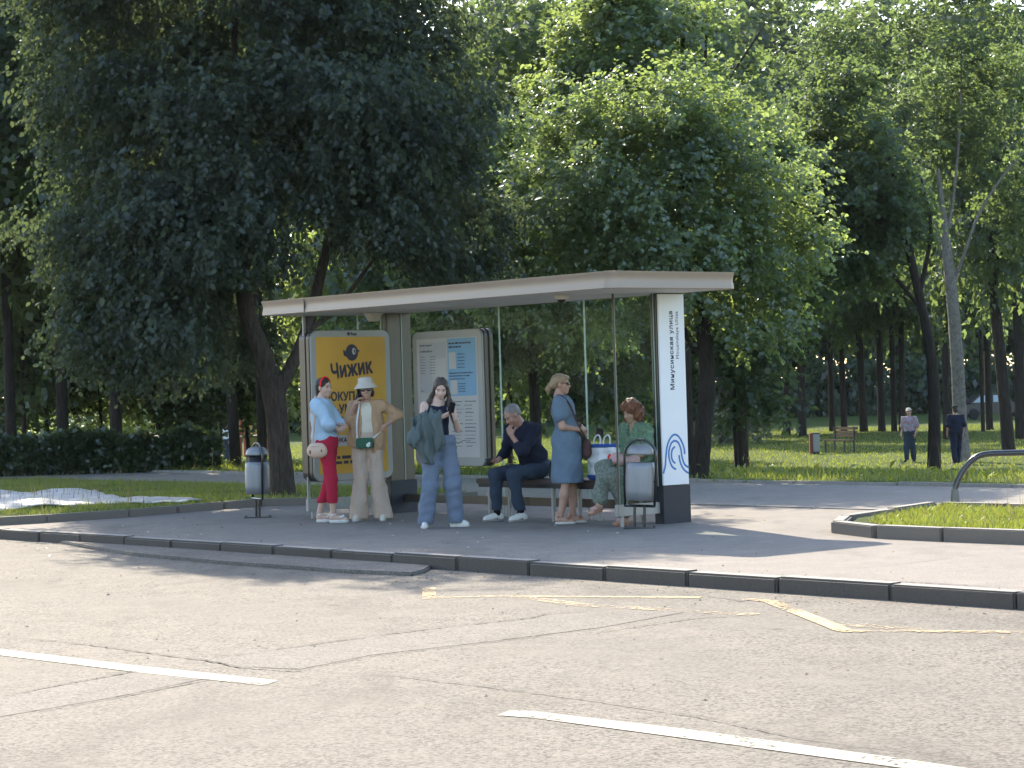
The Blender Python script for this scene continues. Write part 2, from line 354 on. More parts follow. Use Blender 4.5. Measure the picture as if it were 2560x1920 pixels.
# pavement (bus stop platform and the walkways joined to it)
sheet('pavement', UVP([(160, -2.7), (160, 9.0), (-60, 9.0), (-60, -2.7)]), 0.0, 'pavement_asphalt', label='grey asphalt pavement under and around the bus shelter', cat='pavement')
sheet('footpath', UVP([(160, 5.1), (160, 8.9), (-60, 8.9), (-60, 4.4), (7.6, 4.4), (9.4, 5.1)]), 0.004, 'path_asphalt', label='pale asphalt footpath running behind the bus shelter', cat='path')
vs_ = [8.9, 9.4] + [9.4 + 24 * k / 14 for k in range(1, 15)] + [60, 120, 260]
V = []; F = []
for i, v in enumerate(vs_):
    for u in (400, -300): x, y = XY(u, v); V.append((x, y, gz(x, y)))
    if i: F.append((2 * i - 2, 2 * i - 1, 2 * i + 1, 2 * i))
me = MB().add(V, F).mesh('park_lawn')
for pl in me.polygons:
    if pl.normal.z < 0: me.flip_normals(); break
tag(link('park_lawn', me, 'grass_ground'), 'park lawn under the trees behind the footpath', 'lawn', None, 'structure')
lawn_poly = [(8.95, -2.68), (8.85, -1.8), (8.85, -0.6), (9.25, 1.1), (9.35, 1.75), (8.6, 2.35), (7.75, 2.85), (7.6, 4.2), (9.4, 5.0), (70, 5.0), (70, -2.68)]
sheet('lawn', UVP(lawn_poly), ZLAWN, 'grass_ground', label='raised lawn beside the bus stop with a white sheet lying on it', cat='lawn')
bed_poly = [(-1.95, 1.35), (-2.75, 0.98), (-3.6, 0.94), (-9.5, 1.1), (-9.5, 4.3), (-3.4, 4.15), (-0.85, 4.05), (-1.45, 2.0)]
sheet('grass_bed', UVP(bed_poly), 0.09, 'grass_ground', label='raised grass bed edged with grey kerb stones', cat='lawn')

def kerb_run(root, pts, width, z0, z1, length=1.0, gap=0.014, name='kerb_stone', jit=0.007, mat_='kerb_concrete'):
    """kerb stones one by one along a polyline of (u,v); the stones stand to the right-hand side"""
    P = [Vector(XY(*p)) for p in pts]
    segs = []; 
    for a, b in zip(P[:-1], P[1:]): segs.append((a, b, (b - a).length))
    for a, b, L in segs:
        n = max(1, round(L / length)); d = (b - a) / L; nr = Vector((d.y, -d.x)); sl = L / n
        for i in range(n):
            s0 = a + d * (sl * i + gap / 2); s1 = a + d * (sl * (i + 1) - gap / 2)
            dz = random.uniform(-jit, jit); off = nr * random.uniform(-jit, jit)
            sk = nr * random.uniform(-0.008, 0.008); q = [s0 + off, s1 + off + sk, s1 + nr * width + off + sk, s0 + nr * width + off]
            MB().prism(q, z0, z1 + dz).build(name, mat_, root, bev=random.uniform(0.008, 0.02))
kerb = thing('kerb', 'long pale kerb of concrete stones between road and pavement', 'kerb', kind='structure')
_st = [x for x in (-2.98, -1.88, -0.93)]
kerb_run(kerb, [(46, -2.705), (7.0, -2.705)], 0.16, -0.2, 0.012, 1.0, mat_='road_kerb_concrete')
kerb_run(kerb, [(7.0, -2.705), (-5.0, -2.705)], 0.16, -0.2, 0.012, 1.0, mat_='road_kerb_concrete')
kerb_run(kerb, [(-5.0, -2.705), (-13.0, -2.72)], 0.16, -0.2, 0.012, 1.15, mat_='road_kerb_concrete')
lk = thing('lawn_kerb', 'low grey kerb edging the lawn with the white sheet', 'kerb', kind='structure')
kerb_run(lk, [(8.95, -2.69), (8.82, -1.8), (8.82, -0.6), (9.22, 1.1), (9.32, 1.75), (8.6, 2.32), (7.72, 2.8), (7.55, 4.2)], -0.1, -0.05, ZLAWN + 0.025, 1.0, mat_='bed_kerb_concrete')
bk = thing('bed_kerb', 'grey kerb stones around the raised grass bed', 'kerb', kind='structure')
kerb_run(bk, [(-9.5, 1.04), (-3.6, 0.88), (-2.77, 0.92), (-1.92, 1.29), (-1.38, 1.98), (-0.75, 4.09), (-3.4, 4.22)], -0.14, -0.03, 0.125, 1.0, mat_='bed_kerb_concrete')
kerb_run(thing('back_kerb', 'thin kerb line between the pavement and the footpath', 'kerb', kind='structure'), [(7.4, 4.33), (-9, 4.33)], 0.08, -0.05, 0.02, 1.0)
kerb_run(thing('park_kerb', 'thin kerb between the footpath and the park grass', 'kerb', kind='structure'), [(46, 8.86), (-12, 8.86)], -0.1, -0.05, 0.05, 1.0)

# road markings: sheets unprojected from the photograph onto the road
def quad_mark(name, px, z, mat, label, cat, group=None):
    me = bpy.data.meshes.new(name); me.from_pydata([tuple(at_z(x, y, z)) for x, y in px], [], [tuple(range(len(px)))])
    bm = bmesh.new(); bm.from_mesh(me)
    for f in bm.faces:
        if f.normal.z < 0: f.normal_flip()
    bm.to_mesh(me); bm.free()
    return tag(link(name, me, mat), label, cat, group, 'structure')
def P2(L): return [(x * 1.15732, y * 1.15732) for x, y in L]
quad_mark('lane_dash', P2([(-120, 1387), (0, 1402), (300, 1438), (600, 1470), (570, 1480), (300, 1452), (0, 1415), (-120, 1399)]), ZROAD + 0.004, 'white_road_paint', 'worn white dash painted on the road, crossed by two cracks', 'road marking')
quad_mark('lane_dash', P2([(1075, 1545), (1100, 1535), (1150, 1536), (1500, 1577), (1960, 1640), (2300, 1690), (2300, 1708), (1960, 1660), (1500, 1597), (1150, 1550)]), ZROAD + 0.004, 'white_road_paint', 'worn white dash painted on the open road without cracks across it', 'road marking')
def ribbon(name, px, w, z, mat, parent=None, jit=0.0, sub=1, taper=False):
    P = [at_z(x, y, z) for x, y in px]; Q = []
    for a, b in zip(P[:-1], P[1:]):
        for k in range(sub): Q.append(a.lerp(b, k / sub))
    Q.append(P[-1]); V = []; n = len(Q)
    for i, p in enumerate(Q):
        t = (Q[min(i + 1, n - 1)] - Q[max(i - 1, 0)]); t.normalize(); s = Vector((-t.y, t.x, 0))
        o = s * random.gauss(0, jit); ww = w * (random.uniform(0.25, 1.5) if jit else 1) * (min(1, 4 * i / n, 4 * (n - 1 - i) / n) * 0.9 + 0.1 if taper else 1)
        V += [tuple(p + o + s * ww / 2), tuple(p + o - s * ww / 2)]
    me = bpy.data.meshes.new(name); me.from_pydata(V, [], [(2 * i, 2 * i + 1, 2 * i + 3, 2 * i + 2) for i in range(n - 1)])
    bm = bmesh.new(); bm.from_mesh(me); bmesh.ops.recalc_face_normals(bm, faces=bm.faces)
    for f in bm.faces:
        if f.normal.z < 0: f.normal_flip()
    bm.to_mesh(me); bm.free()
    return link(name, me, mat, parent)
ym = ribbon('bus_stop_marking', [(1064, 1494), (1221, 1490), (1752, 1493)], 0.10, ZROAD + 0.004, 'yellow_road_paint', None, 0.0, 4)
tag(ym, 'thin yellow line on the road with a square end, parallel to the kerb', 'road marking', None, 'structure')
cp = ribbon('line_end', [(1073, 1469), (1073, 1496)], 0.11, ZROAD + 0.005, 'yellow_road_paint', ym)
ym2 = ribbon('bus_stop_marking', [(1868, 1497), (1925, 1502), (2087, 1566), (2112, 1577), (2560, 1579), (2700, 1580)], 0.12, ZROAD + 0.006, 'yellow_road_paint', None, 0.0, 4)
tag(ym2, 'bright yellow zigzag line on the road that bends away from the kerb', 'road marking', None, 'structure')
for pts, lb in (([(1090, 1472), (1210, 1482), (1327, 1495), (1455, 1512), (1800, 1531), (1888, 1536)], 'faded yellow line worn to flecks, curving away from the square end'), ([(2087, 1558), (2270, 1571), (2560, 1598), (2700, 1608)], 'faded yellow line worn to flecks beside the bright zigzag line')):
    tag(ribbon('faded_marking', pts, 0.16, ZROAD + 0.0045, 'faded_yellow_paint', None, 0.0, 4), lb, 'road marking', None, 'structure')
for pts, w in ((P2([(0, 1503), (120, 1480), (300, 1447), (345, 1438)]), 0.014), (P2([(0, 1549), (250, 1505), (420, 1472), (480, 1458)]), 0.010),
               (P2([(440, 1424), (700, 1387), (900, 1360), (1150, 1333), (1180, 1324), (1330, 1315)]), 0.018), (P2([(650, 1446), (800, 1415), (1060, 1385), (1300, 1355)]), 0.008),
               (P2([(0, 1372), (200, 1392), (440, 1424), (520, 1440), (640, 1448), (670, 1443)]), 0.013), (P2([(640, 1448), (850, 1458), (1080, 1485), (1280, 1512), (1500, 1545), (1720, 1592), (2212, 1652)]), 0.009),
               (P2([(1270, 1368), (1400, 1348), (1500, 1334), (1640, 1326)]), 0.012), (P2([(1640, 1330), (1760, 1338), (1850, 1345)]), 0.006), (P2([(1500, 1283), (1560, 1290), (1600, 1297), (1640, 1292)]), 0.014),
               (P2([(1655, 1297), (1690, 1300), (1720, 1296), (1770, 1301)]), 0.014), (P2([(120, 1318), (420, 1296), (520, 1290)]), 0.004)):
    ribbon('crack', pts, w * 1.25, ZROAD + 0.009, 'crack_dark', road, w * 0.6, 26, True)
pav = bpy.data.objects['pavement']
for pts, w in ((P2([(1000, 1194), (1200, 1213), (1400, 1228), (1530, 1238)]), 0.02), (P2([(1640, 1243), (1760, 1247), (1900, 1253), (2000, 1259), (2212, 1270)]), 0.022), (P2([(1790, 1234), (1950, 1218), (2100, 1200)]), 0.008), (P2([(2050, 1237), (2212, 1212)]), 0.006),
               (P2([(1500, 1112), (1640, 1118), (1700, 1115)]), 0.01), (P2([(400, 1175), (520, 1182), (680, 1188), (860, 1197)]), 0.018)):
    ribbon('crack', pts, w, 0.0045, 'crack_dark', pav, w * 0.5, 26, True)
for pts, lb_ in ((P2([(440, 1425), (700, 1388), (1150, 1334), (1330, 1316), (1480, 1322), (1300, 1355), (1060, 1385), (800, 1415), (650, 1445), (520, 1440)]), 'greyer trench patch in the road between two long cracks'), (P2([(-150, 1530), (0, 1504), (345, 1439), (480, 1458), (250, 1505), (0, 1548), (-150, 1575)]), 'greyer trench patch in the road crossing under the cracked white dash')):
    quad_mark('trench_patch', pts, ZROAD + 0.0025, 'patch_asphalt', lb_, 'asphalt patch')
# raised repair strip of smoother asphalt against the kerb
pt = [tuple(at_z(x, y, ZROAD + 0.03))[:2] for x, y in ((150, 1352), (500, 1374), (900, 1401), (1078, 1414), (1062, 1424), (1030, 1432), (860, 1425), (560, 1404), (330, 1383), (200, 1362))]
tag(MB().prism(pt, ZROAD - 0.02, ZROAD + 0.035).build('asphalt_patch', 'patch_asphalt', None, bev=0.012), 'smooth raised asphalt repair strip lying against the kerb', 'asphalt patch', None, 'structure')
# ------------------------------------------------------------------ bus shelter
SH = thing('bus_shelter', 'glass bus shelter with a bronze-edged flat roof, white name pillar and yellow advertisement', 'bus shelter', (CX, CY, 0), SH_ROT)
def lb(u, v, z): return (-u, v, z)
def ubox(mb, u0, u1, v0, v1, z0, z1): return mb.box(lb(u0, v0, z0), lb(u1, v1, z1))
RL, RW = 6.58, 1.86; zt = ZSOF + 0.175
def round_rect_path(ins, rc=0.14, n=6):
    P = []
    for cu, cv, a0 in ((ins + rc, ins + rc, 180), (RL - ins - rc, ins + rc, 270), (RL - ins - rc, RW - ins - rc, 0), (ins + rc, RW - ins - rc, 90)):
        for k in range(n + 1):
            a = math.radians(a0 + 90 * k / n); P.append((cu + rc * math.cos(a), cv + rc * math.sin(a)))
    return P
prof = [(0.09, 0.004), (0.016, 0.0), (0.009, 0.006), (0.011, 0.03), (0.017, 0.058), (0.021, 0.085), (0.019, 0.115), (0.010, 0.148), (0.001, 0.168), (0.0, 0.178), (0.03, 0.18), (0.12, 0.172)]
n0 = len(round_rect_path(0)); V = []; F = []
for ins, dz in prof:
    base = round_rect_path(0)
    # inset every point towards the middle of its corner arc or edge
    ctr = round_rect_path(0, 0.14)
    for (pu, pv) in round_rect_path(ins, max(0.05, 0.14 - ins)): V.append(lb(pu, pv, ZSOF + dz))
for i in range(len(prof) - 1):
    for k in range(n0): F.append((i * n0 + k, i * n0 + (k + 1) % n0, (i + 1) * n0 + (k + 1) % n0, (i + 1) * n0 + k))
fas = MB().add(V, F).build('fascia', 'bronze_metal', SH, smooth=True); fas.data.set_sharp_from_angle(angle=0.75)
for u in (5.55,):      # joints of the fascia sections
    ubox(MB(), u, u + 0.002, 0.001, 0.03, ZSOF + 0.004, ZSOF + 0.172).build('fascia_joint', 'brown_steel', fas)
MB().prism([lb(u, v, 0)[:2] for u, v in round_rect_path(0.1, 0.15)], ZSOF + 0.03, ZSOF + 0.165).build('roof', 'grey_steel', SH)
for a, b in ((0.085, 2.13), (2.14, 4.28), (4.29, 6.495)):
    m = MB()
    ubox(m, a, b, 0.085, 0.93, ZSOF + 0.001, ZSOF + 0.03); m.build('soffit_panel', 'soffit_white', SH, bev=0.003)
    ubox(MB(), a, b, 0.94, RW - 0.085, ZSOF + 0.001, ZSOF + 0.03).build('soffit_panel', 'soffit_white', SH, bev=0.003)
def pillar(u0, u1, v0, v1, base_u0, base_u1, name):
    p = ubox(MB(), u0, u1, v0, v1, 0.41, ZSOF - 0.003).build(name, 'brown_steel', SH, bev=0.012)
    for d in (0.035, 0.075, 0.115):
        if u0 + d < u1 - 0.01: ubox(MB(), u0 + d, u0 + d + 0.006, v0 - 0.004, v0 + 0.01, 0.42, ZSOF - 0.006).build('groove', 'dark_steel', p)
    ubox(MB(), base_u0, base_u1, v0 - 0.012, v1 + 0.012, -0.02, 0.412).build('plinth', 'navy_base', p, bev=0.006)
    return p
pl = pillar(5.86, 6.01, 1.45, 1.84, 5.84, 6.02, 'pillar')
tot = pillar(0.875, 0.995, 1.45, 1.84, 0.85, 0.995, 'name_pillar')
face = ubox(MB(), 0.855, 0.878, 1.452, 1.838, 0.418, ZSOF - 0.012).build('name_panel', 'totem_white', tot, bev=0.004); face['label'] = 'tall white panel with the stop name and a blue wave emblem'
def on_plane(me, name, mat, parent, org, xd, yd):
    """lay a text or ornament mesh (drawn in x,y) on a plane of the shelter"""
    xd, yd = Vector(xd), Vector(yd); nd = xd.cross(yd)
    M = Matrix(((xd.x, yd.x, nd.x, org[0]), (xd.y, yd.y, nd.y, org[1]), (xd.z, yd.z, nd.z, org[2]), (0, 0, 0, 1)))
    me.transform(M); return link(name, me, mat, parent)
UP = (0, 0, 1)
def fit(me, w):
    xs = [v.co.x for v in me.vertices]; s = w / (max(xs) - min(xs)); return s, min(xs)
t1 = text_mesh('lettering', 'Минусинская улица', 0.1, 0.0022, spacing=1.08); s, x0 = fit(t1, 0.86); t1.transform(Matrix.Diagonal((s, s * 0.95, 1, 1)))
on_plane(t1, 'lettering', 'ink', face, (-0.8545, 1.452 + 0.205, 1.452), UP, (0, -1, 0))
t2 = text_mesh('lettering', 'Minusinskaya Ulitsa', 0.06, 0.0004, spacing=1.05); s, x0 = fit(t2, 0.52); t2.transform(Matrix.Diagonal((s, s, 1, 1)))
on_plane(t2, 'lettering', 'grey_ink', face, (-0.8545, 1.452 + 0.288, 1.79), UP, (0, -1, 0))
def smooth_line(P, sub=5):
    P = [Vector((p[0], p[1])) for p in P]; Q = []
    for i in range(len(P) - 1):
        p0, p1, p2, p3 = P[max(i - 1, 0)], P[i], P[i + 1], P[min(i + 2, len(P) - 1)]
        for k in range(sub):
            t = k / sub
            Q.append(0.5 * ((2 * p1) + (p2 - p0) * t + (2 * p0 - 5 * p1 + 4 * p2 - p3) * t * t + (3 * p1 - p0 - 3 * p2 + p3) * t ** 3))
    Q.append(P[-1]); return Q
def stroke_mesh(name, P, w, th=0.0015):
    Q = smooth_line(P); n = len(Q); V = []
    for i, p in enumerate(Q):
        t = (Q[min(i + 1, n - 1)] - Q[max(i - 1, 0)]).normalized(); s = Vector((-t.y, t.x)) * w / 2
        V += [(p.x + s.x, p.y + s.y, 0), (p.x - s.x, p.y - s.y, 0), (p.x + s.x, p.y + s.y, th), (p.x - s.x, p.y - s.y, th)]
    F = []
    for i in range(n - 1):
        a, b = 4 * i, 4 * i + 4
        F += [(a + 2, a + 3, b + 3, b + 2), (a, b, b + 1, a + 1), (a, a + 2, b + 2, b), (a + 1, b + 1, b + 3, a + 3)]
    F += [(0, 1, 3, 2), (4 * n - 4, 4 * n - 2, 4 * n - 1, 4 * n - 3)]
    return MB().add(V, F).mesh(name)
kx = 0.384 / 280
for P in ([(451, 995), (475, 930), (487, 840), (505, 770), (540, 715), (585, 690), (630, 708), (665, 755), (685, 805), (690, 850)],
          [(590, 968), (545, 940), (520, 880), (518, 820), (545, 760), (585, 740), (625, 758), (650, 810), (660, 870), (685, 930), (729, 958)],
          [(585, 920), (555, 895), (545, 855), (555, 810), (585, 786)], [(628, 855), (638, 910), (665, 960), (700, 990), (729, 1002)]):
    on_plane(stroke_mesh('emblem', [((x - 451) * kx + 0.002, (1085 - y) * kx) for x, y in P], 0.0225), 'emblem', 'emblem_blue', face, (-0.8545, 1.452, 0.425), (0, 1, 0), UP)
# glass walls, bottom beams and feet
def pane(u0, u1, v0, v1, z0, z1):
    g = ubox(MB(), u0, u1, v0, v1, z0, z1).build('glass_pane', 'shelter_glass', SH)
    m = MB()
    if abs(u1 - u0) < 0.05:
        E_ = [(u0 - 0.001, u1 + 0.001, v0 - 0.004, v0 - 0.0005), (u0 - 0.001, u1 + 0.001, v1 + 0.0005, v1 + 0.004)]
    else:
        E_ = [(u0 - 0.004, u0 - 0.0005, v0 - 0.001, v1 + 0.001), (u1 + 0.0005, u1 + 0.004, v0 - 0.001, v1 + 0.001)]
    for e in E_: ubox(MB(), *e, z0, z1).build('glass_edge', 'glass_edge', g)
    return g
zg = ZSOF - 0.006
pane(5.965, 5.975, 0.30, 1.08, 0.24, zg); pane(5.965, 5.975, 1.10, 1.445, 0.24, zg)
ubox(MB(), 5.955, 5.985, 0.262, 0.292, 0.1, zg).build('corner_post', 'grey_steel', SH, bev=0.004)
pane(0.925, 0.935, 0.875, 1.44, 0.24, zg)
ubox(MB(), 0.922, 0.94, 0.85, 0.868, 0.1, zg).build('corner_post', 'brown_steel', SH, bev=0.004)
for a, b in ((1.0, 2.33), (2.35, 3.88), (3.90, 5.85)): pane(a, b, 1.675, 1.685, 0.235, zg)
ubox(MB(), 5.94, 6.0, 0.25, 1.445, 0.09, 0.24).build('bottom_beam', 'grey_steel', SH, bev=0.006)
ubox(MB(), 0.9, 0.96, 0.82, 1.44, 0.115, 0.24).build('bottom_beam', 'grey_steel', SH, bev=0.006)
ubox(MB(), 1.0, 5.85, 1.65, 1.71, 0.135, 0.235).build('bottom_beam', 'brown_steel', SH, bev=0.006)
for u, v in ((5.97, 0.33), (5.97, 0.9), (0.93, 0.9), (2.34, 1.68), (3.89, 1.68), (4.9, 1.68)):
    MB().lathe([(0.022, -0.01), (0.022, 0.14)], 12, lb(u, v, 0)[:2]).build('foot', 'grey_steel', SH, smooth=False)
for u in (1.2, 2.1, 2.6, 3.6, 4.2, 5.5):
    ubox(MB(), u - 0.02, u + 0.02, 1.664, 1.696, 0.225, 0.275).build('glass_clamp', 'grey_steel', SH, bev=0.003)
# light boxes
def rr_slab(c, xd, w, h, r, depth_dir, d0, d1, name, mat, parent, bev=0.0):
    xd = Vector(xd); dd = Vector(depth_dir); c = Vector(c)
    P = [c + xd * a + Vector((0, 0, b)) + dd * d0 for a, b in arc_poly(w, h, r)]
    return MB().slab([tuple(p) for p in P], dd * (d1 - d0)).build(name, mat, parent, bev=bev)
# advertisement: on the far end wall, face towards local +x
ac = lb(5.80, 0.855, 1.38); aw, ah = 1.21, 1.86
ad = rr_slab(ac, (0, 1, 0), aw, ah, 0.11, (-1, 0, 0), 0.03, 0.10, 'advertisement_case', 'brown_steel', SH, 0.006)
rr_slab(ac, (0, 1, 0), aw - 0.03, ah - 0.03, 0.10, (-1, 0, 0), 0.10, 0.12, 'case_groove', 'dark_steel', ad)
rr_slab(ac, (0, 1, 0), aw, ah, 0.11, (-1, 0, 0), 0.12, 0.25, 'case_back', 'brown_steel', ad, 0.006)
rr_slab(ac, (0, 1, 0), aw - 0.012, ah - 0.012, 0.105, (-1, 0, 0), 0.0, 0.03, 'case_frame', 'frame_grey', ad, 0.008)
po = ubox(MB(), 5.796, 5.80, 0.33, 1.375, 0.54, 2.225).build('poster', 'poster_yellow', ad); po['label'] = 'yellow advertising poster with black lettering and a small dark bird emblem'
def A(v, z, off=0.0): return (-5.7955 + off, v, z)
VX = (0, 1, 0)
tr = text_mesh('case_lettering', 'Russ', 0.05, 0.0016); on_plane(tr, 'lettering', 'ink', ad, (-5.7985, 0.855, 2.245), VX, UP)
on_plane(MB().prism([(0.022 * math.cos(a * math.pi / 8), 0.022 * math.sin(a * math.pi / 8)) for a in range(16)], 0, 0.001).mesh('d'), 'lettering', 'ink', ad, (-5.7985, 0.825, 2.263), VX, UP)
def ad_text(body, v, z, w, h, bold, rot=0.0, mat='ink'):
    me = text_mesh('poster_lettering', body, h * 1.38, bold, spacing=1.02); s, _ = fit(me, w)
    me.transform(Matrix.Rotation(rot, 4, 'Z') @ Matrix.Diagonal((s, 1, 1, 1))); return on_plane(me, 'poster_lettering', mat, po, A(v, z), VX, UP)
ad_text('Ч', 0.545, 1.70, 0.115, 0.19, 0.0095, 0.10); ad_text('ижик', 0.675, 1.725, 0.50, 0.185, 0.0095, 0.10)
ad_text('ПОКУПАЙ', 0.43, 1.44, 0.64, 0.105, 0.0055); ad_text('ПО-УМНОМУ', 0.40, 1.285, 0.85, 0.105, 0.0055); ad_text('ВЫГОДНО', 0.46, 1.13, 0.6, 0.105, 0.0055)
on_plane(MB().prism(arc_poly(0.62, 0.135, 0.01), 0, 0.001).mesh('b'), 'poster_band', 'poster_paper', po, A(0.86, 0.945), VX, UP)
ad_text('НКА БАБУ', 0.60, 0.925, 0.36, 0.055, 0.003)
def print_bars(parent, org_f, rows, mat, w0=0.018, seed=1):
    """unreadable fine print as rows of word-length strokes; rows: (x, y, length, height)"""
    rg = random.Random(seed); mb = MB()
    for x, y, L, h in rows:
        c = x
        while c < x + L - 0.01:
            w = rg.uniform(0.8, 2.6) * h * 1.3; w = min(w, x + L - c)
            mb.box((c, y, 0), (c + w, y + h * rg.uniform(0.75, 1.0), 0.001)); c += w + h * 0.55
    return mb.mesh('fine_print')
on_plane(print_bars(None, None, [(0.40, 0.0, 0.86, 0.042), (0.40, -0.062, 0.86, 0.042)], 'ink', seed=4), 'fine_print', 'ink', po, A(0, 0.72), VX, UP)
bird = [(x, y) for x, y in [(-0.118, 0.028), (-0.10, 0.035), (-0.088, 0.012)] + [(0.095 * math.cos(a) + 0.015, 0.105 * math.sin(a)) for a in [math.radians(d) for d in (165, 140, 115, 90, 65, 40, 22)]] + [(0.135, 0.022)] + [(0.095 * math.cos(a) + 0.015, 0.105 * math.sin(a)) for a in [math.radians(d) for d in (0, -25, -50, -75, -100, -125, -150)]] + [(-0.11, -0.035)]]
on_plane(MB().prism(bird, 0, 0.0012).mesh('emb'), 'bird_emblem', 'ink', po, A(0.85, 2.03), VX, UP)
on_plane(MB().prism([(0.028 * math.cos(a * math.pi / 8), 0.042 * math.sin(a * math.pi / 8)) for a in range(16)], 0, 0.0024).mesh('emb'), 'bird_emblem', 'poster_paper', po, A(0.895, 2.045), VX, UP)
on_plane(MB().prism([(0.009 * math.cos(a * math.pi / 6), 0.022 * math.sin(a * math.pi / 6)) for a in range(12)], 0, 0.0032).mesh('emb'), 'bird_emblem', 'ink', po, A(0.905, 2.045), VX, UP)
# route map case: on the back wall, face towards the front
mc = lb(4.70, 1.50, 1.43); mw, mh = 1.40, 1.66
mp = rr_slab(mc, (1, 0, 0), mw, mh, 0.10, (0, 1, 0), 0.03, 0.09, 'map_case', 'brown_steel', SH, 0.006)
rr_slab(mc, (1, 0, 0), mw - 0.03, mh - 0.03, 0.09, (0, 1, 0), 0.09, 0.11, 'case_groove', 'dark_steel', mp)
rr_slab(mc, (1, 0, 0), mw, mh, 0.10, (0, 1, 0), 0.11, 0.17, 'case_back', 'brown_steel', mp, 0.006)
rr_slab(mc, (1, 0, 0), mw - 0.012, mh - 0.012, 0.095, (0, 1, 0), 0.0, 0.03, 'case_frame', 'frame_grey', mp, 0.008)
nb = ubox(MB(), 5.30, 4.10, 1.497, 1.50, 0.71, 2.165).build('notice_board', 'poster_paper', mp); nb['label'] = 'timetable and route notices on pale paper with a blue panel'
def MP(u, z): return lb(u, 1.4965, z)
MX = (1, 0, 0)
on_plane(MB().box((0, 0, 0), (0.545, 0.62, 0.0012)).mesh('n'), 'timetable', 'poster_grey_paper', nb, MP(5.25, 1.50), MX, UP)
on_plane(MB().box((0.25, 0.02, 0), (0.535, 0.42, 0.0024)).mesh('n'), 'timetable', 'poster_paper', nb, MP(5.25, 1.50), MX, UP)
on_plane(MB().box((0, 0, 0), (0.555, 0.70, 0.0012)).mesh('n'), 'blue_notice', 'poster_blue', nb, MP(4.68, 1.455), MX, UP)
rows = [(0.02, 0.575, 0.24, 0.022), (0.02, 0.50, 0.25, 0.026)] + [(0.02, 0.44 - 0.034 * i, 0.11, 0.010) for i in range(7)] + [(0.22, 0.44 - 0.034 * i, 0.11, 0.010) for i in range(7)] + [(0.02, 0.02, 0.08, 0.012)]
on_plane(print_bars(None, None, rows, 'ink', seed=9), 'fine_print', 'grey_ink', nb, (-5.25, 1.4935, 1.50), MX, UP)
rows = [(0.03, 0.63, 0.44, 0.022), (0.03, 0.585, 0.24, 0.022)] + [(0.2, 0.50 - 0.04 * i, 0.14, 0.012) for i in range(5)] + [(0.03, 0.27, 0.46, 0.016), (0.03, 0.235, 0.40, 0.016), (0.03, 0.2, 0.3, 0.012)] + [(0.2, 0.14 - 0.03 * i, 0.14, 0.010) for i in range(4)]
on_plane(print_bars(None, None, rows, 'ink', seed=10), 'fine_print', 'ink', nb, (-4.68, 1.4945, 1.455), MX, UP)
on_plane(MB().box((0.03, 0.33, 0), (0.165, 0.53, 0.0012)).mesh('n'), 'pale_field', 'poster_paper', nb, (-4.68, 1.4945, 1.455), MX, UP)
on_plane(MB().box((0.05, 0.02, 0), (0.18, 0.19, 0.0012)).mesh('n'), 'pale_field', 'poster_paper', nb, (-4.68, 1.4945, 1.455), MX, UP)
rows = []
for cxx in (0.05, 0.33, 0.62, 0.87):
    for i in range(13): rows.append((cxx + random.uniform(0, 0.03), 0.62 - 0.045 * i, random.uniform(0.1, 0.22), random.choice((0.008, 0.012, 0.016))))
on_plane(print_bars(None, None, rows, 'ink', seed=11), 'fine_print', 'grey_ink', nb, (-5.25, 1.4955, 0.76), MX, UP)
for k in range(3):
    P = [(0.08 + 0.3 * k + 0.05 * j, 0.03 + 0.05 * random.random() + 0.02 * k) for j in range(7)]
    on_plane(stroke_mesh('route_line', P, 0.006, 0.001), 'route_line', 'ink', nb, (-5.25, 1.4955, 0.80), MX, UP)
# fittings under the roof
cd = MB().lathe([(0.075, 0), (0.075, -0.035), (0.055, -0.055)], 20, lb(1.35, 0.42, 0)[:2]); 
dm = bpy.data.objects.new('security_camera', None); COL.objects.link(dm); dm.parent = SH; dm.location = lb(1.30, 0.45, ZSOF - 0.003)
MB().lathe([(0.078, 0.0), (0.08, -0.03), (0.06, -0.05)], 20).build('housing', 'beige_plastic', dm, smooth=False)
MB().lathe([(0.05, -0.045), (0.045, -0.062), (0.03, -0.075), (0.01, -0.08)], 16).build('dome', 'bin_dark', dm, smooth=True)
sp = bpy.data.objects.new('loudspeaker', None); COL.objects.link(sp); sp.parent = SH; sp.location = lb(5.75, 1.18, ZSOF - 0.003)
MB().add([(-.10, -.08, 0), (.10, -.08, 0), (.10, .08, 0), (-.10, .08, 0), (-.06, -.05, -.10), (.06, -.05, -.10), (.06, .05, -.10), (-.06, .05, -.10)], [(0, 3, 2, 1), (4, 5, 6, 7), (0, 1, 5, 4), (1, 2, 6, 5), (2, 3, 7, 6), (3, 0, 4, 7)]).build('horn', 'beige_plastic', sp, bev=0.01)
MB().box((-.105, -.085, -0.012), (.105, .085, 0.003)).build('mount_plate', 'soffit_white', sp, bev=0.004)

for o in bpy.data.objects:
    if o.name.startswith(('fine_print', 'lettering', 'poster_lettering')): o['kind'] = 'stuff'
# ------------------------------------------------------------------ shelter bench
BN = thing('bench', 'long dark wooden bench along the back wall inside the bus shelter', 'bench', (*XY(2.45, 1.38), 0), SH_ROT)
for i in range(3):
    y = -0.19 + 0.135 * i; MB().box((-1.36, y, 0.415), (1.36, y + 0.125, 0.475)).build('plank', 'bench_wood', BN, bev=0.008)
for y in (-0.17, 0.13): MB().box((-1.34, y, 0.375), (1.34, y + 0.04, 0.415)).build('rail', 'dark_steel', BN, bev=0.004)
for x in (-1.15, 0.0, 0.45, 1.15):
    for y in (-0.15, 0.15): MB().box((x - 0.02, y - 0.02, -0.01), (x + 0.02, y + 0.02, 0.378)).build('leg', 'grey_steel', BN, bev=0.003)

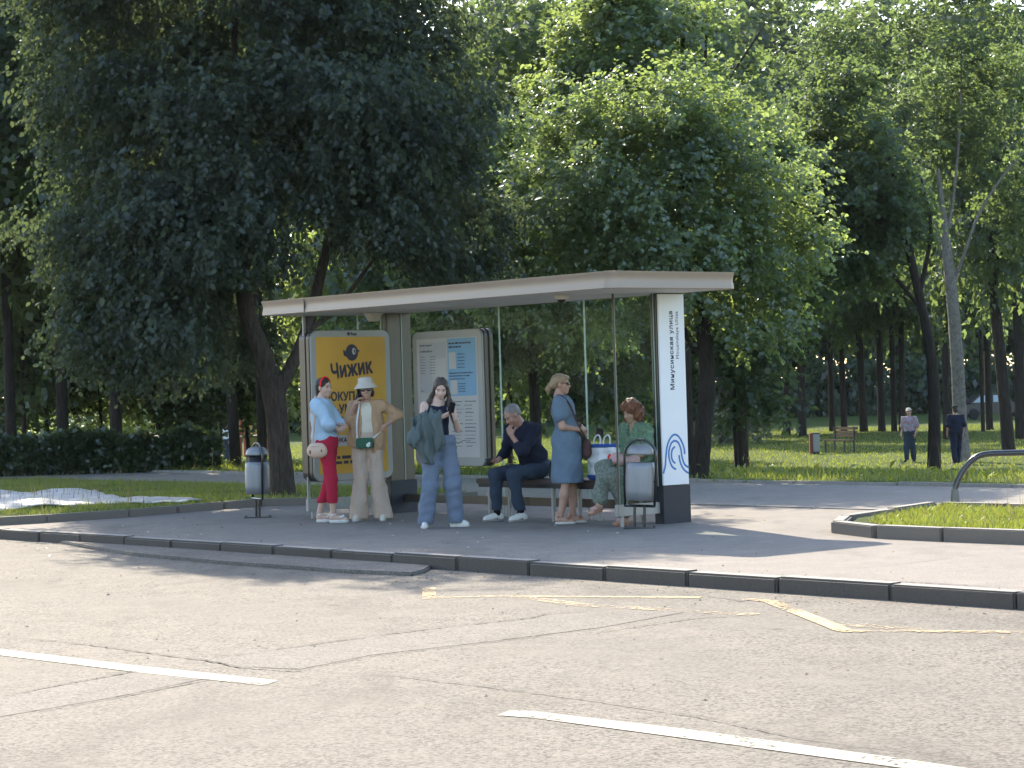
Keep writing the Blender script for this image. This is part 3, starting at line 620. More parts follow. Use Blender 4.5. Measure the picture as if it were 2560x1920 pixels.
# ------------------------------------------------------------------ litter bins
def litter_bin(loc, rz, hoop, label, lean=0.0, top=0.79):
    t = thing('litter_bin', label, 'litter bin', loc, rz)
    t.rotation_euler = (0, lean, rz)
    MB().lathe([(0.135, 0.30), (0.145, 0.302), (0.152, 0.40), (0.155, 0.52), (0.152, 0.64), (0.147, 0.70), (0.135, 0.70), (0.13, 0.33)], 28).build('body', 'bin_grey', t, smooth=True)
    MB().lathe([(0.118, 0.34), (0.118, top)], 20).build('liner', 'bin_dark', t, smooth=True)
    MB().lathe([(0.140, 0.785), (0.143, 0.795), (0.134, 0.84), (0.105, 0.875), (0.055, 0.893), (0.01, 0.897)], 28).build('lid', 'bin_grey', t, smooth=True)
    h = Vector((math.cos(hoop), math.sin(hoop), 0)); P = []
    for k in range(13):
        a = math.pi * k / 12; P.append(h * (0.178 * math.cos(a)) + Vector((0, 0, 0.78 + 0.16 * math.sin(a))))
    MB().tube([h * 0.165 + Vector((0, 0, 0.24))] + P + [h * -0.165 + Vector((0, 0, 0.24))], 0.014, 8).build('hoop', 'black_paint', t, smooth=True)
    MB().tube([h * 0.172 + Vector((0, 0, 0.24)), h * -0.172 + Vector((0, 0, 0.24))], 0.015, 8).build('cross_bar', 'black_paint', t); MB().tube([Vector((0, 0, 0.88)), Vector((0, 0, 0.945))], 0.01, 8).build('lid_hanger', 'black_paint', t)
    for s in (-1, 1):
        MB().tube([h * (0.172 * s) + Vector((0, 0, 0.5)), h * (0.13 * s) + Vector((0, 0, 0.5))], 0.01, 6).build('pivot', 'black_paint', t)
        MB().tube([h * (0.055 * s) + Vector((0, 0, 0.245)), h * (0.055 * s) + Vector((0, 0, -0.01))], 0.015, 8).build('leg', 'black_paint', t)
    g = Vector((-h.y, h.x, 0))
    MB().box((-0.17, -0.05, -0.005), (0.17, 0.05, 0.012)).build('base_plate', 'dark_steel', t, bev=0.003)
    for sx in (-0.15, 0.15):
        MB().lathe([(0.012, 0.0), (0.012, 0.032)], 6, (sx, 0.0)).build('anchor_bolt', 'dark_steel', t)
    return t
litter_bin((*XY(6.85, 0.10), 0), 0.0, math.radians(-62), 'grey litter bin on black hoop frame beside the forked tree trunk', 0.012)
litter_bin((*XY(0.55, 0.80), 0), 0.0, math.radians(-22), 'grey litter bin on black hoop frame at the white name pillar', 0.04, 0.60)

# ------------------------------------------------------------------ black tubular barrier on the right
a0 = at_z(2388, 1272, 0.0)
AR = thing('barrier_rail', 'black glossy tubular barrier rail bent at the end beside the grass bed', 'barrier', tuple(a0), 0)
P = [(0.0, 0, 0.16), (0.01, 0, 0.24), (0.05, 0, 0.34), (0.12, 0, 0.455), (0.21, -0.005, 0.55), (0.30, -0.01, 0.60), (0.42, -0.02, 0.618), (0.7, -0.05, 0.62), (2.2, -0.2, 0.62), (2.45, -0.22, 0.60), (2.62, -0.24, 0.5), (2.7, -0.25, 0.3), (2.72, -0.25, 0.16)]
Q = []
for i in range(len(P) - 1):
    for k in range(4):
        t = k / 4; p0, p1, p2, p3 = (Vector(P[max(i - 1, 0)]), Vector(P[i]), Vector(P[i + 1]), Vector(P[min(i + 2, len(P) - 1)]))
        Q.append(0.5 * ((2 * p1) + (p2 - p0) * t + (2 * p0 - 5 * p1 + 4 * p2 - p3) * t * t + (3 * p1 - p0 - 3 * p2 + p3) * t ** 3))
Q.append(Vector(P[-1])); MB().tube(Q, 0.035, 14).build('rail', 'black_paint', AR, smooth=True)
for x, y in ((0, 0), (2.72, -0.25)):
    MB().add([(x - .05, y - .05, 0.008), (x + .055, y - .05, 0.008), (x + .055, y + .05, 0.008), (x - .05, y + .05, 0.008), (x - .03, y - .035, .22), (x + .035, y - .035, .24), (x + .035, y + .035, .24), (x - .03, y + .035, .22)], [(0, 3, 2, 1), (4, 5, 6, 7), (0, 1, 5, 4), (1, 2, 6, 5), (2, 3, 7, 6), (3, 0, 4, 7)]).build('foot', 'black_paint', AR, bev=0.006)
    MB().box((x - .1, y - .08, -0.002), (x + .1, y + .08, 0.012)).build('base_plate', 'grey_steel', AR, bev=0.003)
    for sx in (-.08, .08): MB().lathe([(0.01, 0.0), (0.01, 0.035)], 6, (x + sx, y)).build('anchor_bolt', 'dark_steel', AR)

# ------------------------------------------------------------------ lamp post, park bench, park bin, car
lp = at_g(2342, 1172)
LP = thing('lamp_post', 'slim dark lamp post with white painted foot at the edge of the park grass', 'street lamp', tuple(lp), 0)
LP.rotation_euler = (0, math.radians(-1.8), 0); LP.scale = (lp.y / 37.5,) * 3
MB().tube([(0, 0, -0.05), (0, 0, 0.37)], 0.048, 12).build('painted_foot', 'frame_grey', LP, smooth=True)
MB().tube([(0, 0, 0.36), (0, 0, 1.5), (0, 0, 2.55)], [0.045, 0.042, 0.034], 12).build('pole', 'dark_steel', LP, smooth=True)
for x, z in ((-0.02, 2.5), (-0.07, 2.72)):
    MB().box((x - 0.12, -0.05, z), (x + 0.12, 0.05, z + 0.025)).build('lamp_head', 'frame_grey', LP, bev=0.012)
MB().tube([(0, 0, 2.5), (-0.07, 0, 2.74)], 0.015, 8).build('bracket', 'dark_steel', LP)
pb = at_g(2098, 1132)
PB = thing('park_bench', 'brown slatted park bench in the shade among the tree trunks', 'bench', tuple(pb), math.radians(-64))
for i in range(4): MB().box((-0.75, -0.22 + 0.115 * i, 0.43), (0.75, -0.12 + 0.115 * i, 0.465)).build('seat_slat', 'park_wood' if 'park_wood' in MATS else plain('park_wood', (0.16, 0.085, 0.045), 0.6, 0, 0.3, 5, 0.2), PB, bev=0.006)
for i in range(3): MB().box((-0.75, 0.25 + 0.02 * i, 0.55 + 0.13 * i), (0.75, 0.28 + 0.02 * i, 0.65 + 0.13 * i)).build('back_slat', 'park_wood', PB, bev=0.006)
for x in (-0.6, 0.6):
    MB().box((x - .03, -0.2, -.02), (x + .03, -0.15, .43)).build('leg', 'dark_steel', PB, bev=0.004); MB().box((x - .03, 0.2, -.02), (x + .03, 0.25, .43)).build('leg', 'dark_steel', PB, bev=0.004); MB().box((x - .03, 0.22, .42), (x + .03, 0.26, .92)).build('back_support', 'dark_steel', PB, bev=0.004)
kb = at_g(2034, 1136)
KB = thing('park_bin', 'small dark and red park bin beside the slatted park bench', 'litter bin', tuple(kb), 0)
MB().box((-0.02, -0.12, 0.1), (0.22, 0.12, 0.72)).build('body', 'bin_grey', KB, bev=0.02); MB().box((-0.13, -0.12, -0.02), (-0.022, 0.12, 0.75)).build('side_panel', plain('dull_red', (0.16, 0.035, 0.02), 0.6), KB, bev=0.01)
MB().box((-0.03, -0.13, 0.72), (0.23, 0.13, 0.76)).build('lid', 'dark_steel', KB, bev=0.008); MB().box((-0.01, -0.1, -0.02), (0.2, 0.1, 0.1)).build('base', 'dark_steel', KB)
# a parked car far off beyond the park
cr = Vector((at_y(2478, 1046, 135).x, 135, gz(20, 135)))
CAR = thing('parked_car', 'dark parked car far beyond the park trees', 'car', tuple(cr), math.radians(8))
plain('car_paint', (0.03, 0.032, 0.038), 0.25, 0.2, 0.1); plain('car_window', (0.35, 0.48, 0.60), 0.08, 0, 0.05); plain('tyre', (0.02, 0.02, 0.02), 0.9)
body = [(-2.2, .3), (-2.2, .75), (-1.9, .88), (-1.1, .95), (1.1, .95), (1.9, .85), (2.2, .7), (2.2, .3)]
cabin = [(-1.5, .95), (-0.9, 1.45), (0.6, 1.47), (1.2, .95)]
MB().slab([(x, -.85, z) for x, z in body], (0, 1.7, 0)).build('body', 'car_paint', CAR, bev=0.06)
MB().slab([(x, -.72, z) for x, z in cabin], (0, 1.44, 0)).build('cabin', 'car_paint', CAR, bev=0.05)
MB().slab([(x, -.735, z) for x, z in [(-1.35, 1.0), (-0.85, 1.40), (-0.2, 1.41), (-0.2, 1.0)]], (0, 0.02, 0)).build('window', 'car_window', CAR)
MB().slab([(x, -.735, z) for x, z in [(-0.1, 1.0), (-0.1, 1.41), (0.55, 1.41), (1.0, 1.0)]], (0, 0.02, 0)).build('window', 'car_window', CAR)
for x in (-1.35, 1.4):
    for y in (-.78, .78):
        wh = bpy.data.objects.new('wheel', None); COL.objects.link(wh); wh.parent = CAR; wh.location = (x, y, .33); wh.rotation_euler = (math.pi / 2, 0, 0)
        MB().lathe([(.22, -.1), (.31, -.1), (.33, -.06), (.33, .06), (.31, .1), (.22, .1)], 20).build('tyre', 'tyre', wh, smooth=True)
        MB().lathe([(.0, -.08), (.22, -.09), (.22, .09), (.0, .08)], 14).build('rim', 'grey_steel', wh)
# playground tower glimpsed behind the linden trunk
pg = at_g(642, 1140)
PG = thing('playground_tower', 'yellow and red playground tower glimpsed behind the forked linden trunk', 'playground', tuple(pg), math.radians(15))
plain('play_yellow', (0.50, 0.30, 0.06), 0.5); plain('play_red', (0.40, 0.09, 0.05), 0.5)
for x in (-.6, .6):
    for y in (-.6, .6): MB().box((x - .05, y - .05, -.02), (x + .05, y + .05, 2.3)).build('post', 'play_red', PG, bev=.01)
MB().box((-.66, -.66, .85), (.66, .66, .92)).build('deck', 'bench_wood', PG, bev=.01)
for x in (-.33, .33): MB().box((x - .27, -.63, .93), (x + .27, -.6, 1.7)).build('panel', 'play_yellow', PG, bev=.01)
MB().add([(-.8, -.8, 2.3), (.8, -.8, 2.3), (.8, .8, 2.3), (-.8, .8, 2.3), (0, 0, 3.0)], [(0, 3, 2, 1), (0, 1, 4), (1, 2, 4), (2, 3, 4), (3, 0, 4)]).build('roof', 'play_yellow', PG)
sl = MB()
for i in range(8):
    t = i / 7; y0 = .62 + 1.7 * t; z0 = .9 - .75 * t ** 1.1
    if i: sl.slab([(-.25, py, pz), (.25, py, pz), (.25, y0, z0), (-.25, y0, z0)], (0, 0, .03))
    py, pz = y0, z0
sl.build('slide', 'sheet_white', PG)

# ------------------------------------------------------------------ white sheet lying on the lawn
out = P2([(-160, 1062), (0, 1056), (70, 1058), (120, 1053), (205, 1056), (232, 1068), (330, 1071), (436, 1075), (400, 1081), (310, 1083), (220, 1081), (140, 1087), (60, 1092), (0, 1098), (-160, 1115)])
poly = [at_z(x, y, ZLAWN + 0.05) for x, y in out]
bm = bmesh.new(); vs = [bm.verts.new((p.x, p.y, ZLAWN + 0.05)) for p in poly]; bm.faces.new(vs)
bmesh.ops.triangulate(bm, faces=bm.faces[:])
for _ in range(5): bmesh.ops.subdivide_edges(bm, edges=[e for e in bm.edges if e.calc_length() > 0.22], cuts=1, use_grid_fill=False); bmesh.ops.triangulate(bm, faces=bm.faces[:])
from mathutils import noise as mnoise
for v in bm.verts:
    a = mnoise.noise(Vector((v.co.x * 1.1, v.co.y * 0.8, 3))) * 0.06 + mnoise.noise(Vector((v.co.x * 3.0, v.co.y * 2.0, 9))) * 0.04
    v.co.z = ZLAWN + 0.035 + max(-0.025, a)
for f in bm.faces:
    if f.normal.z < 0: f.normal_flip()
me = bpy.data.meshes.new('ground_sheet'); bm.to_mesh(me); bm.free()
o = tag(link('ground_sheet', me, 'sheet_white', None, None, True), 'crumpled white fabric sheet spread on the lawn beside the kerb', 'sheet')
md = o.modifiers.new('thick', 'SOLIDIFY'); md.thickness = 0.012
# ------------------------------------------------------------------ vegetation
def unit(a): return a / np.maximum(np.linalg.norm(a, axis=-1, keepdims=True), 1e-9)
def leaves_mesh(name, P, D, N, L, W, rg, simple=False):
    """leaf blades: base point P, direction D, face normal N, length L, width W; folded along the midrib"""
    n = len(P); D = unit(D); S = unit(np.cross(D, N)); N = np.cross(S, D)
    L = L[:, None]; W = W[:, None]; f = rg.uniform(0.05, 0.30, (n, 1)) * W; droop = rg.uniform(0.0, 0.25, (n, 1)) * L
    tip = P + D * L - N * droop
    if simple:
        V = np.stack([P, P + D * L * 0.45 + S * W * 0.5 + N * f, tip, P + D * L * 0.45 - S * W * 0.5 + N * f], 1).reshape(-1, 3)
        F = (np.arange(n) * 4)[:, None] + np.array([0, 1, 2, 3])
        return np_mesh(name, V, F)
    a = P + D * L * 0.22 - N * droop * 0.05; b = P + D * L * 0.62 - N * droop * 0.4
    V = np.stack([P, a + S * W * 0.42 + N * f, b + S * W * 0.46 + N * f, tip, b - S * W * 0.46 + N * f, a - S * W * 0.42 + N * f], 1).reshape(-1, 3)
    base = (np.arange(n) * 6)[:, None]
    F = np.concatenate([base + np.array([0, 1, 2, 3]), base + np.array([0, 3, 4, 5])])
    return np_mesh(name, V, F)
def crown_mesh(name, lobes, n_clusters, rg, leaf=0.085, per_cluster=7, per_twig=7, spread=0.32, twig=0.36, droop=0.45, shell=0.55, simple=False, wr=0.78, zmin=None, tilt=0.6, sub=None, hole=None):
    """lobes: (cx,cy,cz,rx,ry,rz,weight); clusters of twigs spread through the lobes, denser near their outside"""
    lb_ = np.array(lobes, float); w = lb_[:, 6] / lb_[:, 6].sum()
    if sub:                                      # break every lobe into boughs, so that the crown has clumps and gaps
        n_sub, r_sub = sub; wl_ = rg.choice(len(lb_), n_sub, p=w); dd = unit(rg.normal(size=(n_sub, 3)))
        cc = lb_[wl_, :3] + dd * lb_[wl_, 3:6] * (rg.uniform(0, 1, (n_sub, 1)) ** .35) * .92; rr = r_sub * rg.uniform(.65, 1.35, (n_sub, 1))
        lb_ = np.concatenate([cc, rr, rr, rr * .62, rr ** 2], 1); w = lb_[:, 6] / lb_[:, 6].sum()
        ctr = np.repeat(cc.mean(0)[None], n_sub, 0); big_out = unit((cc - ctr) * np.array([1, 1, .5]))
    which = rg.choice(len(lb_), n_clusters, p=w)
    d = unit(rg.normal(size=(n_clusters, 3))); r = rg.uniform(0, 1, (n_clusters, 1)) ** (1.0 / (1 + 4 * shell))
    bumpy = 1 + 0.16 * np.sin(d[:, :1] * 7 + which[:, None]) * np.cos(d[:, 2:] * 6 + which[:, None] * 2)
    C = lb_[which, :3] + d * r * lb_[which, 3:6] * bumpy
    out = unit(d * np.array([1, 1, 0.6]))
    if sub: out = unit(out * .6 + big_out[which])
    # twigs
    k = per_cluster
    Tp = np.repeat(C, k, 0) + rg.normal(size=(n_clusters * k, 3)) * spread * np.array([1, 1, 0.7])
    Td = unit(np.repeat(out, k, 0) + rg.normal(size=(n_clusters * k, 3)) * 0.7 + np.array([0, 0, -droop]))
    m = per_twig; nt_ = len(Tp)
    t = (np.tile(np.arange(m), nt_) + rg.uniform(-0.3, 0.3, nt_ * m)) / m
    TD = np.repeat(Td, m, 0); P = np.repeat(Tp, m, 0) + TD * (t * twig)[:, None] + np.array([0, 0, -1.0]) * (t ** 2 * twig * 0.35 * droop)[:, None]
    side = unit(np.cross(TD, np.array([0, 0, 1.0])) + 1e-6); sg = np.where(np.tile(np.arange(m), nt_) % 2 == 0, 1.0, -1.0)[:, None]
    D = unit(TD * 0.6 + side * sg * 0.8 + np.array([0, 0, -0.55 * droop - 0.1]) + rg.normal(size=P.shape) * 0.35)
    N = unit(np.array([0, 0, 1.0]) + rg.normal(size=P.shape) * tilt + np.repeat(np.repeat(out, k, 0), m, 0) * 0.5)
    s = leaf * rg.lognormal(0, 0.22, len(P))
    if hole:                                     # an opening that lets the limbs show
        x0, x1, z0, z1, y1 = hole; ok = ~((P[:, 0] > x0) & (P[:, 0] < x1) & (P[:, 2] > z0) & (P[:, 2] < z1) & (P[:, 1] < y1)); P, D, N, s = P[ok], D[ok], N[ok], s[ok]
    if zmin is not None:
        ok = P[:, 2] > zmin; P, D, N, s = P[ok], D[ok], N[ok], s[ok]
    return leaves_mesh(name, P, D, N, s, s * wr, rg, simple)
def trunk_tube(pts, radii, rg, n=12, flare=True):
    """bark-ridged tube through the points"""
    P = [Vector(p) for p in pts]; Q = []; R = []
    for i in range(len(P) - 1):
        p0, p1, p2, p3 = P[max(i - 1, 0)], P[i], P[i + 1], P[min(i + 2, len(P) - 1)]
        for k in range(5):
            t = k / 5
            Q.append(0.5 * ((2 * p1) + (p2 - p0) * t + (2 * p0 - 5 * p1 + 4 * p2 - p3) * t * t + (3 * p1 - p0 - 3 * p2 + p3) * t ** 3)); R.append(radii[i] * (1 - t) + radii[i + 1] * t)
    Q.append(P[-1]); R.append(radii[-1])
    mb = MB().tube(Q, R, n)
    V = np.array(mb.V); ph = rg.uniform(0, 6.28, 4)
    for j in range(len(Q)):
        for k in range(n):
            i = j * n + k; c = np.array(Q[j]); off = V[i] - c; a = 2 * math.pi * k / n
            V[i] = c + off * (1 + 0.06 * math.sin(3 * a + ph[0] + j * 0.3) + 0.04 * math.sin(5 * a + ph[1]) + 0.05 * rg.normal() * 0.5)
    mb.V = [tuple(v) for v in V]; return mb
def tree(name, label, loc, trunk_pts, radii, limbs, crown_me, leaf_m, bark_m, rz=0.0, group=None, sc=1.0, rg=RNG, cat='tree'):
    t = thing(name, label, cat, loc, rz, group); t.scale = (sc, sc, sc)
    tr = trunk_tube(trunk_pts, radii, rg).build('trunk', bark_m, t, smooth=True)
    for lp_, lr in limbs: trunk_tube(lp_, lr, rg, 8).build('limb', bark_m, tr, smooth=True)
    if crown_me: link('crown', crown_me, leaf_m, t)
    return t
def copy_tree(src, loc, rz, sc, label=None):
    r = src.copy(); COL.objects.link(r); r.location = loc; r.rotation_euler = (0, 0, rz); r.scale = (sc[0], sc[0], sc[1]) if isinstance(sc, tuple) else (sc, sc, sc)
    if label: r['label'] = label
    for ch in list(src.children):
        c = ch.copy(); COL.objects.link(c); c.parent = r
        for g in ch.children:
            d = g.copy(); COL.objects.link(d); d.parent = c
    return r
rg = np.random.default_rng(11)
# --- the big linden beside the shelter
lx, ly = -3.42, 33.4
lin = [(-0.3, -0.3, 7.0, 2.6, 2.4, 3.4, 9), (-1.9, -0.3, 4.5, 1.4, 1.7, 1.9, 4.5), (-1.35, -0.9, 2.9, 1.0, 1.2, 1.2, 2.0), (-2.3, 0.0, 6.8, 1.25, 1.6, 2.6, 4.2), (1.0, -.3, 8.2, 1.2, 1.3, 1.4, 1.8), (-0.6, -1.2, 4.2, 1.5, 1.4, 1.5, 3.0),
       (1.7, -0.4, 4.9, 1.45, 1.6, 1.6, 4.2), (2.0, -0.3, 6.3, 1.2, 1.5, 1.3, 2.6), (0.6, -1.4, 5.6, 1.7, 1.3, 1.8, 3.2), (-1.0, 0.6, 2.5, 0.8, 0.8, 0.7, 0.8), (2.6, 0.3, 4.0, 0.9, 0.9, 0.8, 1.0), (-2.1, -0.6, 2.6, 0.7, 0.8, 0.8, 0.9), (-1.5, -.7, 3.5, 1.3, 1.1, 1.0, 2.2), (-2.5, -.2, 3.4, .8, .9, .9, 1.2)]
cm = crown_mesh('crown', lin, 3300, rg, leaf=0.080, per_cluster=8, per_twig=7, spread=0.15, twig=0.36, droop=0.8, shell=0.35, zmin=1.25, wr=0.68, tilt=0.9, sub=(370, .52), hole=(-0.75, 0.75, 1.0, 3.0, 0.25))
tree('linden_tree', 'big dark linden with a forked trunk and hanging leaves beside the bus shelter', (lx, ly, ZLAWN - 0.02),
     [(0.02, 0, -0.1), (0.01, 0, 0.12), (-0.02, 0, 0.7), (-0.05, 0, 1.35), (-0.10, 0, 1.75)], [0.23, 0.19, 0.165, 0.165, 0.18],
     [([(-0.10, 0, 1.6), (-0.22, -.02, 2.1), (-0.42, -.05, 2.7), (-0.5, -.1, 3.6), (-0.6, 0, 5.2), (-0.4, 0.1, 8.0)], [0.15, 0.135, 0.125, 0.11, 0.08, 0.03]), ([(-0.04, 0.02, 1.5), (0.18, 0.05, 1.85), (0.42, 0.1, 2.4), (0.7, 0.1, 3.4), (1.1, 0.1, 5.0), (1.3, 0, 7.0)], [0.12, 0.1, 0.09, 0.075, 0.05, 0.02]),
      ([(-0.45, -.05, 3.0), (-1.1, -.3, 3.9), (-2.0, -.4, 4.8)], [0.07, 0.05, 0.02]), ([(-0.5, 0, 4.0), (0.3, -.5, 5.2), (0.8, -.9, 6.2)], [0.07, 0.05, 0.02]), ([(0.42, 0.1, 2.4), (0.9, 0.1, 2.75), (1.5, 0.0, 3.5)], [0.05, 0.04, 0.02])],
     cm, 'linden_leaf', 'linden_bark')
# --- the small sunlit maple behind the shelter
mx, my = at_z(1752, 1194, 0.03)[:2]
mlobes = [(-1.0, -0.2, 4.7, 1.7, 1.5, 1.6, 6), (-2.0, 0.0, 4.2, 1.1, 1.2, 1.2, 3), (0.3, 0.1, 4.9, 1.4, 1.4, 1.4, 4), (1.2, 0.3, 3.9, 1.1, 1.2, 1.1, 3), (-0.4, -0.5, 3.4, 1.7, 1.2, 1.0, 3.5), (-0.7, 0.0, 5.7, 1.1, 1.1, 0.9, 2.5), (0.9, -0.1, 2.7, 0.9, 0.9, 0.7, 1.6), (-2.6, -0.1, 3.0, 0.9, 0.9, 0.8, 1.5), (-1.5, 0.2, 2.4, 1.0, 0.9, 0.6, 1.0)]
cm = crown_mesh('crown', mlobes, 1650, rg, sub=(150, .46), leaf=0.068, per_cluster=7, per_twig=6, spread=0.14, twig=0.30, droop=0.3, shell=0.55, wr=0.9, zmin=1.5)
tree('maple_tree', 'round sunlit maple with a leaning trunk just behind the shelter roof', (mx, my, 0.0),
     [(-0.05, 0, -0.1), (-0.02, 0, 0.1), (0.06, 0, 0.8), (0.14, 0, 1.5), (0.10, 0, 2.4), (-0.1, 0, 3.6), (-0.2, 0, 5.2)], [0.20, 0.165, 0.14, 0.13, 0.11, 0.08, 0.03],
     [([(0.12, 0, 1.9), (-0.6, 0, 2.9), (-1.6, 0, 4.1)], [0.07, 0.05, 0.02]), ([(0.1, 0, 2.3), (0.6, 0.1, 3.2), (1.1, 0.2, 4.2)], [0.06, 0.04, 0.015]), ([(0, 0, 3.0), (-0.5, -.3, 3.9), (-1.1, -.4, 5.0)], [0.05, 0.035, 0.015])], cm, 'maple_leaf', 'dark_bark')
# --- second maple between the linden and the round one
x2 = at_y(1330, 900, 40.5)
l2 = [(0, 0, 4.3, 1.6, 1.4, 1.6, 5), (-1.2, -.2, 4.0, 1.1, 1.2, 1.3, 3), (-.5, .1, 5.5, 1.2, 1.2, 1.0, 3), (0.6, -.3, 3.0, 1.2, 1.0, .9, 2.2), (-.7, -.3, 2.7, 1.2, 1., .8, 2.2)]
cm = crown_mesh('crown', l2, 1100, rg, sub=(100, .46), leaf=0.070, per_cluster=7, per_twig=6, spread=0.15, twig=0.30, droop=0.35, shell=0.5, wr=0.9, zmin=1.4)
tree('maple_tree', 'bright green young maple rising behind the shelter glass next to the linden', (x2.x, 40.5, 0.0), [(0, 0, -.1), (0, 0, .1), (.03, 0, 1.2), (-.05, 0, 2.6), (-.2, 0, 5)], [.15, .12, .1, .08, .02],
     [([(0, 0, 2.0), (.6, 0, 3.0), (.9, 0, 4.2)], [.05, .03, .015]), ([(0, 0, 2.2), (-.7, 0, 3.1), (-1.2, 0, 4.2)], [.05, .03, .015])], cm, 'maple_leaf', 'dark_bark')
# --- taller maple behind, its crown running out of the frame
x3 = at_y(1690, 300, 47.0)
l3 = [(-0.5, 0, 8.2, 1.7, 1.8, 1.9, 5), (-1.7, 0, 7.6, 1.3, 1.4, 1.6, 3.2), (-2.2, .2, 6.3, .9, 1.0, 1.0, 1.8), (1.3, .2, 6.7, 1.2, 1.2, 1.2, 2.6), (0.2, 0, 6.2, 1.5, 1.3, 1.0, 2.5), (2.1, 0, 5.6, .9, .9, .9, 1.4), (-.9, 0, 9.4, 1.4, 1.3, 1.0, 2.4)]
cm = crown_mesh('crown', l3, 1000, rg, sub=(100, .55), leaf=0.095, per_cluster=7, per_twig=6, spread=0.17, twig=0.34, droop=0.3, shell=0.5, wr=0.9)
tree('maple_tree', 'tall maple with a dark upright stem rising above the round sunlit maple', (x3.x, 47.0, 0.0), [(0, 0, -.1), (0, 0, .2), (.03, 0, 3), (0.1, 0, 6.), (.22, 0, 9.5)], [.22, .17, .14, .1, .03],
     [([(.05, 0, 5.0), (.5, 0, 6.8), (.7, 0, 9.0)], [.07, .05, .02]), ([(.05, 0, 4.5), (-.9, 0, 6.2), (-1.6, 0, 8.0)], [.06, .04, .02]), ([(.1, 0, 6.2), (1., 0, 7.6), (1.9, 0, 8.9)], [.04, .03, .012])], cm, 'maple_leaf', 'dark_bark')
# --- maple beyond, shading the verge
x5 = at_y(2308, 300, 50.0)
l5 = [(a - 1.75, b, c, d, e, f, g) for a, b, c, d, e, f, g in [(0, 0, 6.6, 1.7, 1.5, 1.4, 5), (-1.1, 0, 5.6, 1.0, 1.1, 1.1, 2.5), (.9, .3, 5.8, .8, .9, 1.0, 1.6), (.2, 0, 8.0, 1.2, 1.1, .9, 2), (.2, -.2, 4.7, 1.2, .9, .7, 1.6)]]
cm = crown_mesh('crown', l5, 800, rg, sub=(85, .55), leaf=0.10, per_cluster=7, per_twig=6, spread=0.17, twig=0.34, droop=0.35, shell=0.5, wr=0.85)
tree('maple_tree', 'dark maple with a left-leaning stem between lamp post and striped-blouse walker', (x5.x, 50.0, gz(x5.x, 50.0)), [(0, 0, -.1), (0, 0, .2), (.03, 0, 2.5), (-0.4, 0, 5.), (-.9, 0, 7.8)], [.2, .15, .12, .09, .03],
     [([(-.2, 0, 4.0), (.1, 0, 5.4), (-.1, 0, 6.6)], [.06, .04, .02]), ([(-.1, 0, 3.6), (-1.2, 0, 5.0), (-2.0, 0, 6.0)], [.05, .04, .02])], cm, 'park_leaf', 'dark_bark')
# --- pale-stemmed poplar on the right
bx, by, bz = at_g(2402, 1154); K4 = by / 41.0
def OFF(px, py): p = at_y(px, py, by); return (p.x - bx, 0, p.z - bz)
l4 = [(-2.2, .4, 7.5, .9, 1.0, 1.3, 2.0), (-0.3, .6, 7.0, 1.9, 1.5, 2.0, 4.5), (-1.5, .5, 6.2, 1.2, 1.3, 1.6, 3), (1.2, .5, 6.4, 1.3, 1.3, 1.8, 3), (-1.0, 1.2, 4.9, 1.2, 1.0, .9, 1.8), (-1.8, .6, 4.3, .9, .9, .9, 1.6), (1.6, 0.9, 4.8, 1.1, 1.0, 1.2, 1.8), (.2, 0, 9.0, 1.6, 1.3, 1.0, 2.2), (-.2, 1.3, 5.8, 1.4, .8, 1.2, 2)]
l4 = [(a * K4, b * K4, (c - 1.5) * K4 + 1.5 - bz, d * K4, e * K4, f * K4, g) for a, b, c, d, e, f, g in l4]
cm = crown_mesh('crown', l4, 1150, rg, sub=(110, .6 * K4), leaf=0.105, per_cluster=7, per_twig=6, spread=0.2, twig=0.32, droop=0.25, shell=0.45, wr=0.85)
tree('poplar_tree', 'tall poplar with a pale grey forked trunk in the park beside the lamp post', (bx, by, bz),
     [(0, 0, -.1), OFF(2400, 1100), OFF(2398, 1000), OFF(2392, 880), OFF(2380, 740), OFF(2368, 640), OFF(2362, 560), OFF(2345, 420)], [r_ * K4 for r_ in (.19, .14, .125, .115, .105, .095, .06, .03)],
     [([OFF(2378, 730), OFF(2405, 650), OFF(2445, 540), OFF(2500, 450), OFF(2560, 380)], [.06, .055, .045, .04, .02]), ([OFF(2368, 640), OFF(2330, 540), OFF(2300, 400), OFF(2290, 250)], [.05, .04, .03, .012]), ([OFF(2365, 600), OFF(2385, 480), OFF(2400, 300), OFF(2405, 100)], [.05, .045, .035, .015])], cm, 'park_leaf', 'poplar_bark')
